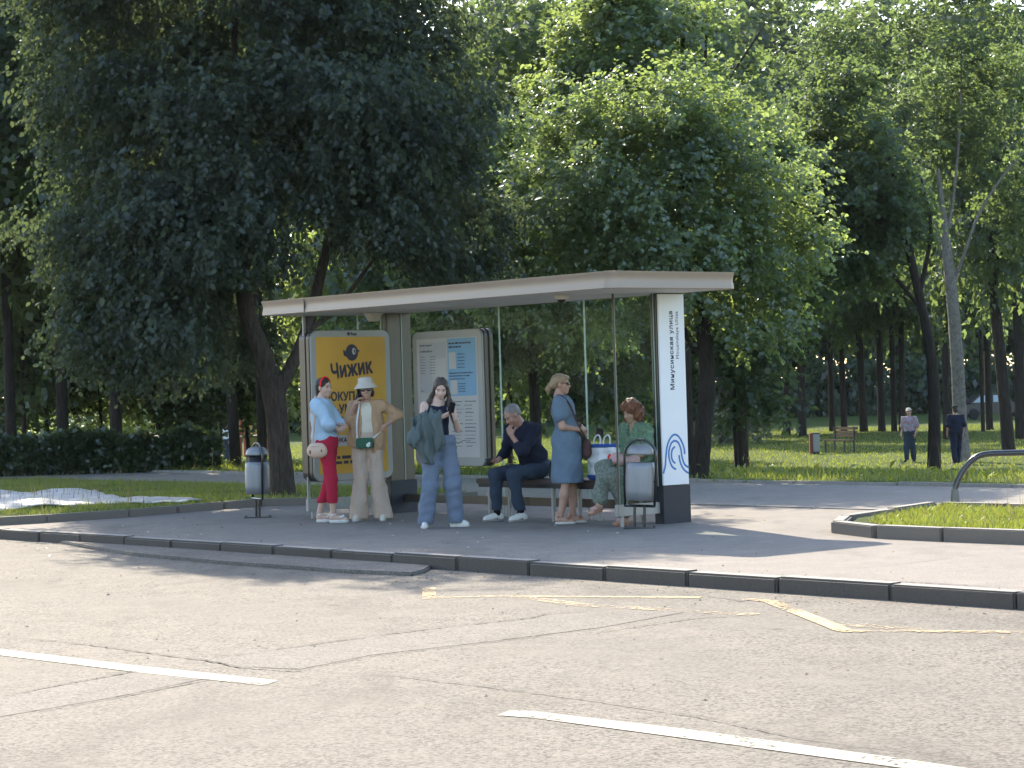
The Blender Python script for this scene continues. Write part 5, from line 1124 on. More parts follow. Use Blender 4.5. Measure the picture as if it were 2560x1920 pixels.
def hand_prims(wrist, d, n, thumb, curl=25, s=1.0, spread=1.0):
    """d: finger direction, n: way the palm faces, thumb: +1/-1 side of cross(d,n) the thumb is on; curl per joint in degrees"""
    w = np.array(wrist, float); d = np.array(d, float); d /= np.linalg.norm(d); n = np.array(n, float); n -= d * (n @ d); n /= np.linalg.norm(n); t = np.cross(d, n) * thumb
    R = np.stack([t, d, n], 1); pr = [E(w + d * .045 * s, (.041 * s, .052 * s, .016 * s), R, .012), C(w - d * .03 * s, w + d * .02 * s, .024 * s, .024 * s, .02)]
    for i, (o, L) in enumerate(((.029, .072), (.010, .080), (-.010, .074), (-.028, .058))):
        p = w + d * (.082 - .004 * abs(i - 1)) * s + t * o * s; a = math.radians(curl * .6); r = .0092 * s
        for j, f in enumerate((.45, .32, .23)):
            dd = d * math.cos(a) + n * math.sin(a) + t * o * .6 * spread; dd /= np.linalg.norm(dd); q = p + dd * L * f * s; pr.append(C(p, q, r, r * .9, .004)); p = q; a += math.radians(curl); r *= .9
    p = w + d * .025 * s + t * .030 * s; a = math.radians(curl * .4)
    for f in (.035, .03, .024):
        dd = d * .75 + t * .65 * math.cos(a) + n * (math.sin(a) + .25); dd /= np.linalg.norm(dd); q = p + dd * f * s; pr.append(C(p, q, .0115 * s, .0095 * s, .006)); p = q; a += math.radians(curl * .8)
    return pr
SKIN = {}
def skin(name, col):
    m, nt, out = _new(name); co = coords(nt, 'obj'); a = noise(nt, co, 18, 4); b = noise(nt, co, 90, 3)
    c = mix_rgb(nt, ramp(nt, a, [(.35, 0.), (.7, 1.)]), tuple(x * .86 for x in col), col)
    p = principled(nt, out, c, .5, 0, bump(nt, b, .1, .002)); p.inputs['Subsurface Weight'].default_value = .12; p.inputs['Subsurface Radius'].default_value = (.02, .008, .004); MATS[name] = m
skin('skin_fair', (.56, .36, .27)); skin('skin_tan', (.47, .27, .185)); skin('skin_pale', (.62, .42, .335)); skin('skin_ruddy', (.46, .25, .18))
plain('lip_pink', (.47, .21, .18), .45); plain('lip_brown', (.30, .13, .10), .5); plain('eye_white', (.24, .22, .20), .3); plain('eye_dark', (.03, .02, .015), .15)
def cloth(name, col, var=.06, scale=40, bs=.3, rough=.9, mapping=None): plain(name, col, rough, 0, var, scale, bs, .004, mapping, 'obj', .15)
def hairmat(name, lo, hi):
    m, nt, out = _new(name); co = coords(nt, 'obj'); a = noise(nt, co, 30, 5, .7, (3, 3, .5)); c = mix_rgb(nt, ramp(nt, a, [(.3, 0.), (.7, 1.)]), lo, hi); principled(nt, out, c, .42, 0, bump(nt, a, .9, .012), .5); MATS[name] = m
hairmat('hair_black', (.012, .009, .008), (.03, .022, .018)); hairmat('hair_brown', (.022, .013, .009), (.065, .04, .026)); hairmat('hair_blond', (.20, .13, .065), (.42, .30, .17)); hairmat('hair_red', (.11, .03, .014), (.26, .085, .04)); hairmat('hair_grey', (.12, .11, .10), (.32, .30, .28))
for nm, c in (('cloth_blue_knit', (.38, .51, .62)), ('cloth_red', (.40, .022, .05)), ('cloth_tan', (.43, .275, .16)), ('cloth_cream', (.66, .60, .48)), ('cloth_beige', (.50, .385, .30)), ('cloth_navy', (.018, .022, .04)), ('cloth_denim', (.15, .185, .245)), ('cloth_dark_denim', (.04, .055, .08)), ('cloth_teal', (.10, .125, .122)), ('cloth_dress', (.135, .185, .24)), ('cloth_green', (.10, .21, .13)), ('cloth_pink', (.55, .33, .31)), ('cloth_black', (.012, .012, .014)), ('cloth_white', (.70, .70, .69)), ('leather_tan', (.36, .19, .12)), ('shoe_white', (.68, .66, .60)), ('sole_white', (.60, .58, .53)), ('sole_grey', (.30, .29, .27)), ('bag_cream', (.60, .42, .31)), ('bag_green', (.045, .12, .075)), ('bag_brown', (.09, .05, .045)), ('bag_blue', (.035, .09, .30)), ('plastic_red', (.75, .04, .03)), ('cloth_stone', (.52, .47, .40)), ('cloth_olive', (.17, .16, .12)), ('print_brown', (.16, .07, .035)), ('print_dark', (.10, .07, .07))): cloth(nm, c)
plain('lens_black', (.008, .008, .009), .12, 0, .1, spec=.8); plain('phone_black', (.01, .01, .012), .2, 0, .1, spec=.7)
def printed(name, base, ink, scale):
    m, nt, out = _new(name); co = coords(nt, 'obj'); v = noise(nt, co, scale, 3, .6); c = mix_rgb(nt, ramp(nt, v, [(.46, 0.), (.54, 1.)]), base, ink); principled(nt, out, c, .9, 0, bump(nt, v, .2, .004), .15); MATS[name] = m
printed('cloth_floral', (.10, .18, .12), (.19, .24, .16), 34); printed('cloth_spotted', (.20, .205, .17), (.12, .15, .115), 36)
def striped(name, a, b, c3):
    m, nt, out = _new(name); co = coords(nt, 'obj'); w = _n(nt, 'ShaderNodeTexWave'); w.inputs['Scale'].default_value = 9; w.inputs['Distortion'].default_value = 5; nt.links.new(co, w.inputs[0]); n_ = noise(nt, co, 9, 2)
    c = mix_rgb(nt, w.outputs['Fac'], a, b); c = mix_rgb(nt, ramp(nt, n_, [(.5, 0.), (.6, .7)]), c, c3); principled(nt, out, c, .9); MATS[name] = m
striped('cloth_stripes', (.45, .42, .46), (.16, .14, .2), (.35, .12, .14))
def shoe(parent, heel, toe, kind='sneaker', mats=('shoe_white', 'sole_white'), w=.043, name='shoe', stripes=None, hh=.075):
    """heel and toe: ground points; upper and sole as parts"""
    h = np.array((*heel[:2], heel[2] if len(heel) > 2 else 0.0), float); t = np.array((*toe[:2], toe[2] if len(toe) > 2 else 0.0), float); d = t - h; L = np.linalg.norm(d); d /= L; s = np.cross(d, (0, 0, 1.0)); s /= np.linalg.norm(s); up = np.cross(s, d)
    so = .028 if kind != 'platform' else .042; a = h + d * .04; b = t - d * .045; mid = (a + b) / 2
    sole = surf([C(a + up * .02, mid + up * .02 + s * .004, w * .82, w * .95, .02), C(mid + up * .02 + s * .004, b + up * .02, w * .95, w * .8, .02)], .007, [(h, -up), (h + up * so, up)])
    if kind in ('sandal', 'platform'):
        foot = surf([C(a + up * (so + .02), mid + up * (so + .02), .03, .032, .02), C(mid + up * (so + .018), b + up * (so + .005), .032, .026, .02), C(a + up * (so + .02), a + up * (so + .09), .03, .03, .03)] + [C(b + up * (so + .004) + s * x, b + d * (.035 - abs(x) * .5) + up * (so + .002) + s * x * 1.15, .009, .008, .006) for x in (-.026, -.014, -.002, .010, .023)], .006, [(h + up * so * .9, -up)])
        sh = part(name, sole, mats[1], parent)
        part('strap', surf([C(mid + d * .03 + up * (so + .03) + s * x, mid + d * .045 + up * (so + .04), .016, .016, .01) for x in (-.03, .03)], .006), mats[0], sh)
        part('strap', surf([C(a + up * (so + .055) + s * x, a + d * .03 + up * (so + .06), .012, .012, .01) for x in (-.03, .03)], .006), mats[0], sh); return foot
    up_pr = [C(a + up * .05, mid + up * .048, w * .80, w * .82, .02), C(mid + up * .045, b + up * .03, w * .82, w * .68, .02), C(a + up * .05, a + d * .03 + up * (hh + .01), w * .75, w * .72, .03), C(a + d * .05 + up * hh, b - d * .02 + up * .045, w * .5, w * .5, .03)]
    sh = part(name, surf(up_pr, .007, [(h + up * (so - .006), -up), (h + up * (hh + .035), up)]), mats[0], parent); part('sole', sole, mats[1], sh)
    if stripes is not None:
        for j in range(3):
            q = mid + d * (.022 * j - .03) + s * (w * .80 * stripes)
            part('shoe_stripe', surf([C(q + up * .032 - d * .012, q + up * .066 + d * .004 - s * (.012 * stripes), .0065, .0065, .004)], .004), 'cloth_black', sh)
    lace = surf([C(a + d * (.07 + .02 * j) + up * (hh + .018 - .009 * j) - s * .018, a + d * (.075 + .02 * j) + up * (hh + .018 - .009 * j) + s * .018, .006, .006, .004) for j in range(3)], .005)
    part('laces', lace, 'cloth_white' if mats[0] != 'cloth_white' else 'cloth_stone', sh); return None
def held(person, name, label, cat, org):
    """a thing carried by a person: its own top-level object, posed in the person's axes"""
    bpy.context.view_layer.update(); o = thing(name, label, cat); o.matrix_world = person.matrix_world @ Matrix.Translation(Vector(org)); return o
def strap(parent, pts, w, mat_, org, name='strap'):
    m = MB().tube([Vector(p) - Vector(org) for p in smooth3(pts)], w, 6); return m.build(name, mat_, parent, smooth=True)
def smooth3(P, sub=5):
    P = [Vector(p) for p in P]; Q = []
    for i in range(len(P) - 1):
        p0, p1, p2, p3 = P[max(i - 1, 0)], P[i], P[i + 1], P[min(i + 2, len(P) - 1)]
        for k in range(sub):
            t = k / sub; Q.append(0.5 * ((2 * p1) + (p2 - p0) * t + (2 * p0 - 5 * p1 + 4 * p2 - p3) * t * t + (3 * p1 - p0 - 3 * p2 + p3) * t ** 3))
    return Q + [P[-1]]
def phone(person, c, xd, yd, label, s=1.0):
    o = held(person, 'phone', label, 'phone', c); xd, yd = Vector(xd).normalized(), Vector(yd).normalized(); nd = xd.cross(yd)
    M = Matrix(((xd.x, yd.x, nd.x), (xd.y, yd.y, nd.y), (xd.z, yd.z, nd.z))).to_4x4()
    b = MB().prism(arc_poly(.073, .15, .01), -.0045, .0045).mesh('body'); b.transform(M); link('body', b, 'phone_black', o)
    b = MB().prism(arc_poly(.067, .142, .008), .0046, .0056).mesh('screen'); b.transform(M); link('screen', b, 'lens_black', o)
def glasses(P, R, s, parent, mat_='lens_black', name='sunglasses'):
    pr = [E(P(x, .092, .006), tuple(np.array((.027, .007, .020)) * s), R, .004) for x in (-.034, .034)] + [C(P(-.012, .096, .012), P(.012, .096, .012), .004 * s, .004 * s, .004)]
    for x in (-1, 1): pr.append(C(P(.058 * x, .085, .014), P(.079 * x, .0, .012), .0045 * s, .004 * s, .004))
    part(name, surf(pr, .004 * s), mat_, parent)

def woman_base(t, J, skinm, head, R, s=1.0, hands=(), legs=(), extra=(), neck_r=.046):
    """one continuous skin: torso core, neck, head, arms, legs, hands"""
    hp, P = head_prims(head, R, s)
    hc = np.array(head, float); nb = np.array(J['neck'], float)
    pr = [C(nb + np.array((0, -.005, -.03)), hc + R @ np.array((0, -.02, -.06)), neck_r + .004, neck_r, .03), C(J['pelvis'], J['chest'], .09, .095, .05), C(J['chest'], nb, .085, .05, .05)]
    for a in ('R', 'L'):
        pr += [C(J['chest'] * .35 + np.array(J['sh' + a]) * .65, J['sh' + a], .05, .048, .03), C(J['sh' + a], J['el' + a], .046, .037, .02), C(J['el' + a], J['wr' + a], .038, .025, .02)]
    for a in ('R', 'L'):
        pr += [C(J['hip' + a], J['kn' + a], .07, .05, .03), C(J['kn' + a], np.array(J['kn' + a]) * .6 + np.array(J['an' + a]) * .4, .05, .052, .03), C(np.array(J['kn' + a]) * .6 + np.array(J['an' + a]) * .4, J['an' + a], .052, .033, .03)]
    pr += list(extra)
    vf = [surf(pr, .012), surf(hp, .0055)] + [surf(h, .006) for h in hands] + [f for f in legs if f is not None]
    vf = [(relax(V, F, 1), F) for V, F in vf]
    return link('body', np_mesh('body', *merge(*vf)), skinm, t, None, True), P
def A_(**k): return {n: np.array(v, float) for n, v in k.items()}
def mixp(a, b, t): return np.array(a, float) * (1 - t) + np.array(b, float) * t
def trousers(J, rh, rk, ra, hem, k=.05, belly=None, waist=1.02):
    pr = [E(J['pelvis'] + np.array((0, 0, .02)), (rh * 1.95, rh * 1.45, .13), None, .05)]
    for a in 'RL':
        pr += [C(J['hip' + a], J['kn' + a], rh, rk, k), C(J['kn' + a], mixp(J['kn' + a], J['an' + a], hem), rk, ra, min(.03, k))]
    return pr
def sleeves(J, f, r0, r1, sides='RL', r2=None):
    """f: how far down the arm the sleeve reaches, 1 = elbow, 2 = wrist"""
    pr = []
    for a in sides:
        pr.append(C(J['sh' + a], mixp(J['sh' + a], J['el' + a], min(f, 1)), r0, r1, .04))
        if f > 1: pr.append(C(J['el' + a], mixp(J['el' + a], J['wr' + a], f - 1), r1, r2 or r1, .03))
    return pr
def person_at(label, xy, rz, z=0.0): return thing('person', label, 'person', (xy[0], xy[1], z), rz)
Z3 = np.array((0, 0, 1.0))
# ---------------- woman in light blue sweater and red trousers, in profile
p = at_z(828, 1307); t = person_at('woman in light blue sweater and red trousers with red glasses on her dark hair', p, math.radians(-98))
J = A_(pelvis=(0, -.03, .95), chest=(0, -.075, 1.27), neck=(0, -.07, 1.46), shR=(.155, -.10, 1.405), elR=(.215, .05, 1.165), wrR=(.09, .155, 1.10), shL=(-.15, -.05, 1.405), elL=(-.19, .09, 1.16), wrL=(0.0, .20, 1.13), hipR=(.085, -.02, .90), hipL=(-.085, -.03, .90), knR=(.095, .045, .52), knL=(-.09, -.02, .52), anR=(.095, .045, .135), anL=(-.09, -.155, .135))
R = rotm(-28, 4, 0); H = (0.01, -.035, 1.60)
ft = [shoe(t, (.095, .0), (.10, .245), 'platform', ('cloth_white', 'sole_white'), .046, 'sandal'), shoe(t, (-.09, -.20), (-.08, .045), 'platform', ('cloth_white', 'sole_white'), .046, 'sandal')]
hd = [hand_prims(J['wrR'], (-.85, .35, .15), (-.2, -1, 0), 1, 30), hand_prims(J['wrL'], (.85, -.2, -.35), (0, -1, 0), -1, 30)]
b, P = woman_base(t, J, 'skin_fair', H, R, .98, hd, ft); face_bits(P, R, .98, t, 'lip_pink', 'hair_black')
part('trousers', surf(trousers(J, .098, .074, .064, .80), .012, [((0, 0, .235), (0, 0, -1)), ((0, 0, 1.05), (0, 0, 1))], (.006, 30, 1)), 'cloth_red', t)
sw = [E((0, -.06, 1.24), (.185, .135, .22), None, .06), E((0, -.045, 1.0), (.185, .15, .17), None, .08), C((.15, -.09, 1.39), (-.15, -.05, 1.39), .065, .065, .06), C((0, -.07, 1.42), (0, -.065, 1.475), .075, .066, .03)] + sleeves(J, 1.12, .078, .076)
part('sweater', surf(sw, .012, [((0, 0, .865), (0, 0.12, -1)), ((0, -.04, 1.475), (0, .35, 1))], (.008, 26, 2)), 'cloth_blue_knit', t, 2)
hr = [E(P(0, -.022, .04), (.083, .096, .084), R, .02), E(P(0, -.07, -.02), (.06, .05, .07), R, .03), C(P(0, -.085, -.03), P(0, -.10, -.09), .035, .022, .02), SUB(E(P(0, .075, -.03), (.074, .075, .085), R))]
part('hair', surf(hr, .007, (), (.003, 60, 3)), 'hair_black', t)
hb = surf([C(P(.085 * math.cos(a), .018 - .01 * i, .045 + .085 * math.sin(a)), P(.085 * math.cos(a + .35), .018 - .01 * i, .045 + .085 * math.sin(a + .35)), .008, .008, .004) for i in (0, 1) for a in np.arange(-.25, 3.15, .35)], .005)
part('red_glasses', hb, 'plastic_red', t)
o = held(t, 'shoulder_bag', 'cream shoulder bag with a brown print on the hip of the woman in red trousers', 'bag', (.2, -.10, .87))
part('bag_body', surf([E((-.005, -.04, .005), (.055, .075, .078), None, .05), E((-.005, .04, 0), (.055, .075, .082), None, .05), E((0, 0, -.03), (.05, .11, .06), None, .05)], .008), 'bag_cream', o, 2)
for dy, dz, ry, rz_, mm in ((-.07, -.02, .012, .026, 'print_brown'), (.005, -.015, .012, .03, 'print_dark'), (.03, -.035, .022, .012, 'print_dark'), (.035, .01, .02, .014, 'cloth_stone'), (.065, -.01, .01, .02, 'print_brown'), (-.02, .045, .05, .006, 'cloth_stone')): part('print', surf([E((.049, dy, dz), (.012, ry, rz_))], .004), mm, o)
strap(o, [(.2, -.155, .93), (.205, -.13, 1.12), (.20, -.115, 1.33), (.165, -.11, 1.475), (.10, -.12, 1.49), (.02, -.19, 1.40), (0.0, -.215, 1.2)], .013, 'bag_cream', (.2, -.10, .87))
# ---------------- woman with bucket hat, tan shirt and wide trousers, facing the road
p = at_z(925, 1302); t = person_at('woman in pale bucket hat, open tan shirt and wide beige trousers', p, math.radians(178))
J = A_(pelvis=(0, 0, .97), chest=(0, -.01, 1.26), neck=(0, -.01, 1.43), shR=(.165, -.01, 1.375), elR=(.215, .06, 1.20), wrR=(.135, .12, 1.37), shL=(-.17, -.01, 1.375), elL=(-.385, -.05, 1.255), wrL=(-.215, .05, 1.125), hipR=(.09, 0, .9), hipL=(-.09, 0, .9), knR=(.095, .02, .5), knL=(-.105, .02, .5), anR=(.13, -.01, .09), anL=(-.16, -.01, .09))
R = rotm(4, 0, 3); H = (0.0, .015, 1.555)
shoe(t, (.10, -.05), (.185, .165), 'sneaker', ('cloth_cream', 'sole_white')); shoe(t, (-.16, -.06), (-.165, .175), 'sneaker', ('cloth_cream', 'sole_white'))
hd = [hand_prims(J['wrR'], (-.45, -.05, .85), (-.8, -.1, -.4), -1, 35), hand_prims(J['wrL'], (.75, .1, -.6), (.3, -.5, -.2), 1, 20)]
b, P = woman_base(t, J, 'skin_tan', H, R, 1.0, hd, ()); face_bits(P, R, 1.0, t, 'lip_pink', 'hair_black', False); glasses(P, R, 1.0, t)
tr = trousers(J, .095, .086, .118, 1.2, .012)
part('trousers', surf(tr, .012, [((0, 0, .025), (0, 0, -1)), ((0, 0, 1.085), (0, 0, 1))], (.007, 34, 5, .3)), 'cloth_beige', t, 2)
part('top', surf([E((0, .005, 1.24), (.15, .115, .2), None, .06), E((0, .005, 1.08), (.145, .115, .12), None, .05)], .011, [((0, 0, 1.04), (0, 0, -1)), ((0, .1, 1.37), (0, .8, 1))], (.004, 24, 6)), 'cloth_cream', t)
sh = [E((0, -.02, 1.25), (.20, .135, .21), None, .05), E((.01, -.02, 1.0), (.235, .17, .32), None, .07), C((.16, -.015, 1.37), (-.16, -.015, 1.37), .062, .062, .05), C((0, -.02, 1.40), (0, -.02, 1.45), .07, .058, .02)] + sleeves(J, 1.35, .072, .060, 'L', .058) + sleeves(J, 1.15, .072, .062, 'R', .06)
sh += [SUB(E((-.005, .13, 1.30), (.060, .13, .24))), SUB(E((-.01, .19, .98), (.085, .15, .42)))]
part('shirt', surf(sh, .011, [((0, 0, .83), (.28, 0, -1)), ((0, 0, 1.455), (0, .3, 1))], (.009, 34, 7, .6)), 'cloth_tan', t, 1)
hat = MB().lathe([(.0, .125), (.05, .124), (.083, .112), (.092, .06), (.098, .045), (.135, .0), (.14, -.012), (.134, -.012), (.094, .036), (.08, .04)], 28).mesh('bucket_hat')
Rm = Matrix(R.tolist()).to_4x4(); Rm.translation = Vector(P(0, -.01, .035)); hat.transform(Rm); link('bucket_hat', hat, 'cloth_stone', t, None, True)
part('hair', surf([E(P(0, -.03, .015), (.082, .088, .08), R, .02), E(P(.07, -.015, -.035), (.025, .04, .05), R, .02), E(P(-.07, -.015, -.035), (.025, .04, .05), R, .02), E(P(0, -.065, -.05), (.065, .04, .06), R, .02), SUB(E(P(0, .07, -.04), (.068, .075, .1), R))], .007, (), (.003, 60, 8)), 'hair_black', t)
phone(t, (.085, .055, 1.50), (0.2, .9, .3), (.15, -.3, .9), 'dark phone held to the ear of the woman in the bucket hat')
o = held(t, 'crossbody_bag', 'small green crossbody bag hanging before the woman in the bucket hat', 'bag', (.02, .17, .93))
MB().prism(arc_poly(.20, .125, .03), -.03, .03).build('bag_body', 'bag_green', o, bev=.012); o.children[0].data.transform(Matrix.Rotation(math.pi / 2, 4, 'X'))
part('print', surf([E((-.045, .03, -.025), (.028, .006, .026), None, .01), E((-.06, .03, .0), (.014, .006, .014), None, .01)], .005), 'cloth_white', o)
strap(o, [(.105, .16, .985), (.11, .15, 1.15), (.085, .10, 1.34), (.07, .01, 1.46), (.03, -.09, 1.42)], .011, 'cloth_white', (.02, .17, .93)); strap(o, [(-.085, .155, .985), (-.13, .11, 1.03), (-.19, .03, 1.1)], .010, 'cloth_white', (.02, .17, .93))
# ---------------- young woman with long dark hair looking at her phone
p = at_z(1106, 1319); t = person_at('young woman with long dark hair, navy tank top and wide blue jeans, and phone', p, math.radians(-168))
J = A_(pelvis=(.01, 0, .94), chest=(.03, -.01, 1.24), neck=(.01, -.005, 1.415), shR=(.155, -.02, 1.36), elR=(.21, .03, 1.10), wrR=(.0, .20, 1.235), shL=(-.13, .0, 1.355), elL=(-.20, .05, 1.09), wrL=(-.135, .21, 1.235), hipR=(.09, 0, .88), hipL=(-.09, 0, .88), knR=(.13, .03, .48), knL=(-.12, .05, .48), anR=(.185, -.03, .09), anL=(-.15, .0, .09))
R = rotm(-10, 24, -4); H = (-.02, .045, 1.545)
shoe(t, (.17, -.10), (.225, .12), 'sneaker', ('shoe_white', 'sole_white')); shoe(t, (-.085, -.02), (-.31, .06), 'sneaker', ('shoe_white', 'sole_white'))
hd = [hand_prims(J['wrR'], (-.75, .35, .35), (-.3, -.2, .8), -1, 38), hand_prims(J['wrL'], (.15, .25, .85), (.6, -.7, .1), -1, 40)]
b, P = woman_base(t, J, 'skin_pale', H, R, .97, hd, ()); face_bits(P, R, .97, t, 'lip_pink', 'hair_brown')
tr = trousers(J, .102, .093, .088, 1.2, .03)
part('jeans', surf(tr, .012, [((0, 0, .045), (0, 0, -1)), ((0, 0, 1.03), (0, 0, 1))], (.007, 26, 9)), 'cloth_denim', t, 1)
tk = [E((.03, .0, 1.21), (.145, .112, .17), None, .05), E((.02, .0, 1.06), (.13, .105, .12), None, .05), C((.10, .07, 1.28), (.115, .0, 1.405), .016, .013, .02), C((.115, .0, 1.405), (.11, -.07, 1.3), .013, .016, .02), C((-.045, .08, 1.28), (-.085, .01, 1.40), .016, .013, .02), C((-.085, .01, 1.40), (-.06, -.07, 1.3), .013, .016, .02)]
part('tank_top', surf(tk, .010, [((0, 0, 1.0), (0, 0, -1))], (.004, 26, 10)), 'cloth_navy', t)
hr = [E(P(0, -.02, .04), (.085, .10, .085), R, .02), E(P(0, -.06, -.05), (.08, .055, .11), R, .04), C(P(.075, -.01, -.02), (.10, -.02, 1.40), .024, .030, .03), C(P(-.078, .0, -.02), (-.125, .035, 1.36), .026, .036, .03), C((-.125, .035, 1.36), (-.165, .06, 1.17), .036, .022, .03), C((.10, -.02, 1.40), (.07, -.10, 1.2), .03, .03, .04), C(P(0, -.08, -.05), (.02, -.13, 1.15), .06, .05, .05), SUB(E(P(0, .078, -.03), (.064, .078, .10), R))]
part('hair', surf(hr, .008, (), (.004, 50, 11)), 'hair_brown', t)
phone(t, (-.09, .275, 1.325), (1, .1, .15), (-.1, .45, .8), 'phone held at chest height by the long-haired young woman', .9)
o = held(t, 'jacket', 'crumpled grey-green jacket hung over the forearm of the long-haired woman', 'jacket', (.14, .15, .95))
jk = [C((.245, .05, 1.19), (.06, .17, 1.25), .065, .06, .05), C((.20, .10, 1.2), (.285, .09, 1.0), .07, .09, .06), C((.08, .18, 1.21), (.06, .19, .95), .065, .075, .06), C((.285, .09, 1.0), (.22, .13, .95), .075, .06, .05), C((.17, .15, 1.15), (.15, .16, .85), .075, .06, .06), C((.15, .16, .85), (.155, .155, .68), .055, .05, .04), C((.22, .12, 1.0), (.205, .13, .70), .05, .04, .05), C((.06, .19, .95), (.10, .18, .88), .06, .04, .04)]
part('jacket_cloth', surf(jk, .011, [((0, 0, .70), (.1, 0, -1))], (.020, 46, 12, .25)), 'cloth_teal', o, 1, (.14, .15, .95))
# ---------------- man seated on the bench, hand at his mouth
xy = XY(2.95, 1.40); t = person_at('grey-haired man in navy sweater and dark jeans seated on the bench, hand to his mouth', xy, math.radians(129.4))
J = A_(pelvis=(0, -.02, .60), chest=(0, .13, .93), neck=(0, .215, 1.11), shR=(.185, .19, 1.04), elR=(.26, .25, .77), wrR=(.17, .43, .70), shL=(-.185, .16, 1.04), elL=(-.205, .36, .80), wrL=(-.07, .40, .985), hipR=(.105, .02, .57), hipL=(-.105, .02, .57), knR=(.17, .47, .545), knL=(-.13, .45, .545), anR=(.19, .44, .10), anL=(-.15, .37, .10))
R = rotm(-14, 34, 3); H = (.01, .315, 1.215)
shoe(t, (.185, .36), (.215, .645), 'sneaker', ('shoe_white', 'sole_grey'), .046, 'shoe', -1); shoe(t, (-.155, .29), (-.175, .575), 'sneaker', ('shoe_white', 'sole_grey'), .046, 'shoe', -1)
hd = [hand_prims(J['wrR'], (-.35, .75, -.15), (-.25, .1, .9), -1, 32, 1.08), hand_prims(J['wrL'], (.35, .15, .85), (.35, -.85, .1), -1, 62, 1.08)]
b, P = woman_base(t, J, 'skin_ruddy', H, R, 1.05, hd, (), (), .056); face_bits(P, R, 1.05, t, 'lip_brown', 'hair_grey')
part('jeans', surf(trousers(J, .102, .080, .062, .92), .012, [((0, 0, .13), (0, 0, -1)), ((0, -.1, .70), (0, -.3, 1))], (.006, 30, 13)), 'cloth_dark_denim', t)
for a in 'RL': part('sock', surf([C(J['an' + a] + Z3 * -.02, J['an' + a] + Z3 * .09, .04, .043)], .008), 'cloth_black', t)
sw = [E((0, .14, .93), (.20, .15, .22), None, .06), E((0, .03, .72), (.185, .155, .17), None, .08), C((.18, .185, 1.03), (-.18, .155, 1.03), .075, .075, .06), C((0, .18, 1.06), (0, .22, 1.12), .085, .07, .03)] + sleeves(J, 1.55, .078, .06, 'R', .05) + sleeves(J, 1.45, .078, .062, 'L', .05)
part('sweater', surf(sw, .012, [((0, .22, 1.135), (0, .55, 1))], (.007, 28, 14)), 'cloth_navy', t, 1)
part('hair', surf([E(P(0, -.022, .045), (.081, .094, .084), R, .02), E(P(0, -.06, -.02), (.066, .045, .055), R, .02), SUB(E(P(0, .08, -.02), (.075, .076, .09), R)), SUB(E(P(0, 0, -.09), (.12, .15, .075), R))], .007, (), (.002, 80, 15)), 'hair_grey', t)
phone(t, (.145, .535, .705), (.75, .3, -.1), (-.15, .8, .25), 'black phone in the hand of the seated man')
o = held(t, 'backpack', 'black soft bag standing on the bench beside the seated man', 'bag', (-.42, -.02, .475))
part('bag_body', surf([E((0, 0, .09), (.15, .11, .12), None, .06), E((.05, .02, .16), (.08, .08, .08), None, .05), C((-.1, 0, .04), (.1, 0, .04), .06, .06, .05)], .011, [((0, 0, .0), (0, 0, -1))], (.008, 24, 22)), 'cloth_black', o)
# ---------------- woman in blue shirt dress, in profile
xy = XY(1.98, 1.03); t = person_at('blonde woman in blue short-sleeved dress and sunglasses standing in profile', xy, math.radians(-92))
J = A_(pelvis=(0, .0, .93), chest=(0, -.03, 1.25), neck=(0, -.055, 1.42), shR=(.15, -.055, 1.36), elR=(.195, -.03, 1.08), wrR=(.085, .17, 1.045), shL=(-.15, -.04, 1.36), elL=(-.19, .0, 1.08), wrL=(-.06, .18, 1.04), hipR=(.085, 0, .88), hipL=(-.085, 0, .88), knR=(.085, .0, .48), knL=(-.08, .06, .48), anR=(.09, -.075, .09), anL=(-.08, .06, .09))
R = rotm(-6, 2, 0); H = (0, -.03, 1.555)
ft = [shoe(t, (.09, -.145), (.10, .10), 'sandal', ('leather_tan', 'sole_white'), .044, 'sandal'), shoe(t, (-.08, -.01), (-.075, .225), 'sandal', ('leather_tan', 'sole_white'), .044, 'sandal')]
hd = [hand_prims(J['wrR'], (-.65, .6, -.15), (-.4, -.7, 0), 1, 40), hand_prims(J['wrL'], (.6, .6, -.3), (.4, -.7, 0), -1, 40)]
b, P = woman_base(t, J, 'skin_tan', H, R, .98, hd, ft); face_bits(P, R, .98, t, 'lip_brown', 'hair_blond', False); glasses(P, R, .98, t)
ds = [E((0, -.015, 1.24), (.175, .135, .2), None, .06), E((0, .015, 1.08), (.165, .13, .12), None, .05), E((0, .01, .92), (.185, .155, .17), None, .06), C((0, .01, .9), (0, .0, .48), .155, .175, .06), C((.05, .05, .8), (.05, .06, .48), .11, .12, .06), C((.14, -.05, 1.35), (-.14, -.04, 1.35), .06, .06, .05), C((0, -.05, 1.40), (0, -.055, 1.45), .064, .058, .02)] + sleeves(J, .55, .078, .085)
part('dress', surf(ds, .012, [((0, 0, .455), (0, 0, -1)), ((0, -.05, 1.455), (0, .3, 1))], (.007, 26, 16)), 'cloth_dress', t, 1)
part('belt', surf([E((0, .012, 1.055), (.165, .135, .016), None, .01)], .008), 'cloth_dress', t)
hr = [E(P(0, -.02, .042), (.082, .096, .084), R, .02), E(P(0, -.075, -.005), (.05, .045, .05), R, .03), C(P(0, -.11, .0), P(0, -.15, -.06), .028, .03, .02), C(P(0, -.15, -.06), P(0, -.145, -.11), .03, .012, .02), E(P(0, .06, .075), (.06, .04, .03), R, .02), SUB(E(P(0, .085, -.03), (.075, .078, .088), R))]
part('hair', surf(hr, .007, (), (.003, 60, 17)), 'hair_blond', t)
o = held(t, 'handbag', 'dark brown handbag hanging in front of the woman in the blue dress', 'bag', (.0, .24, .86))
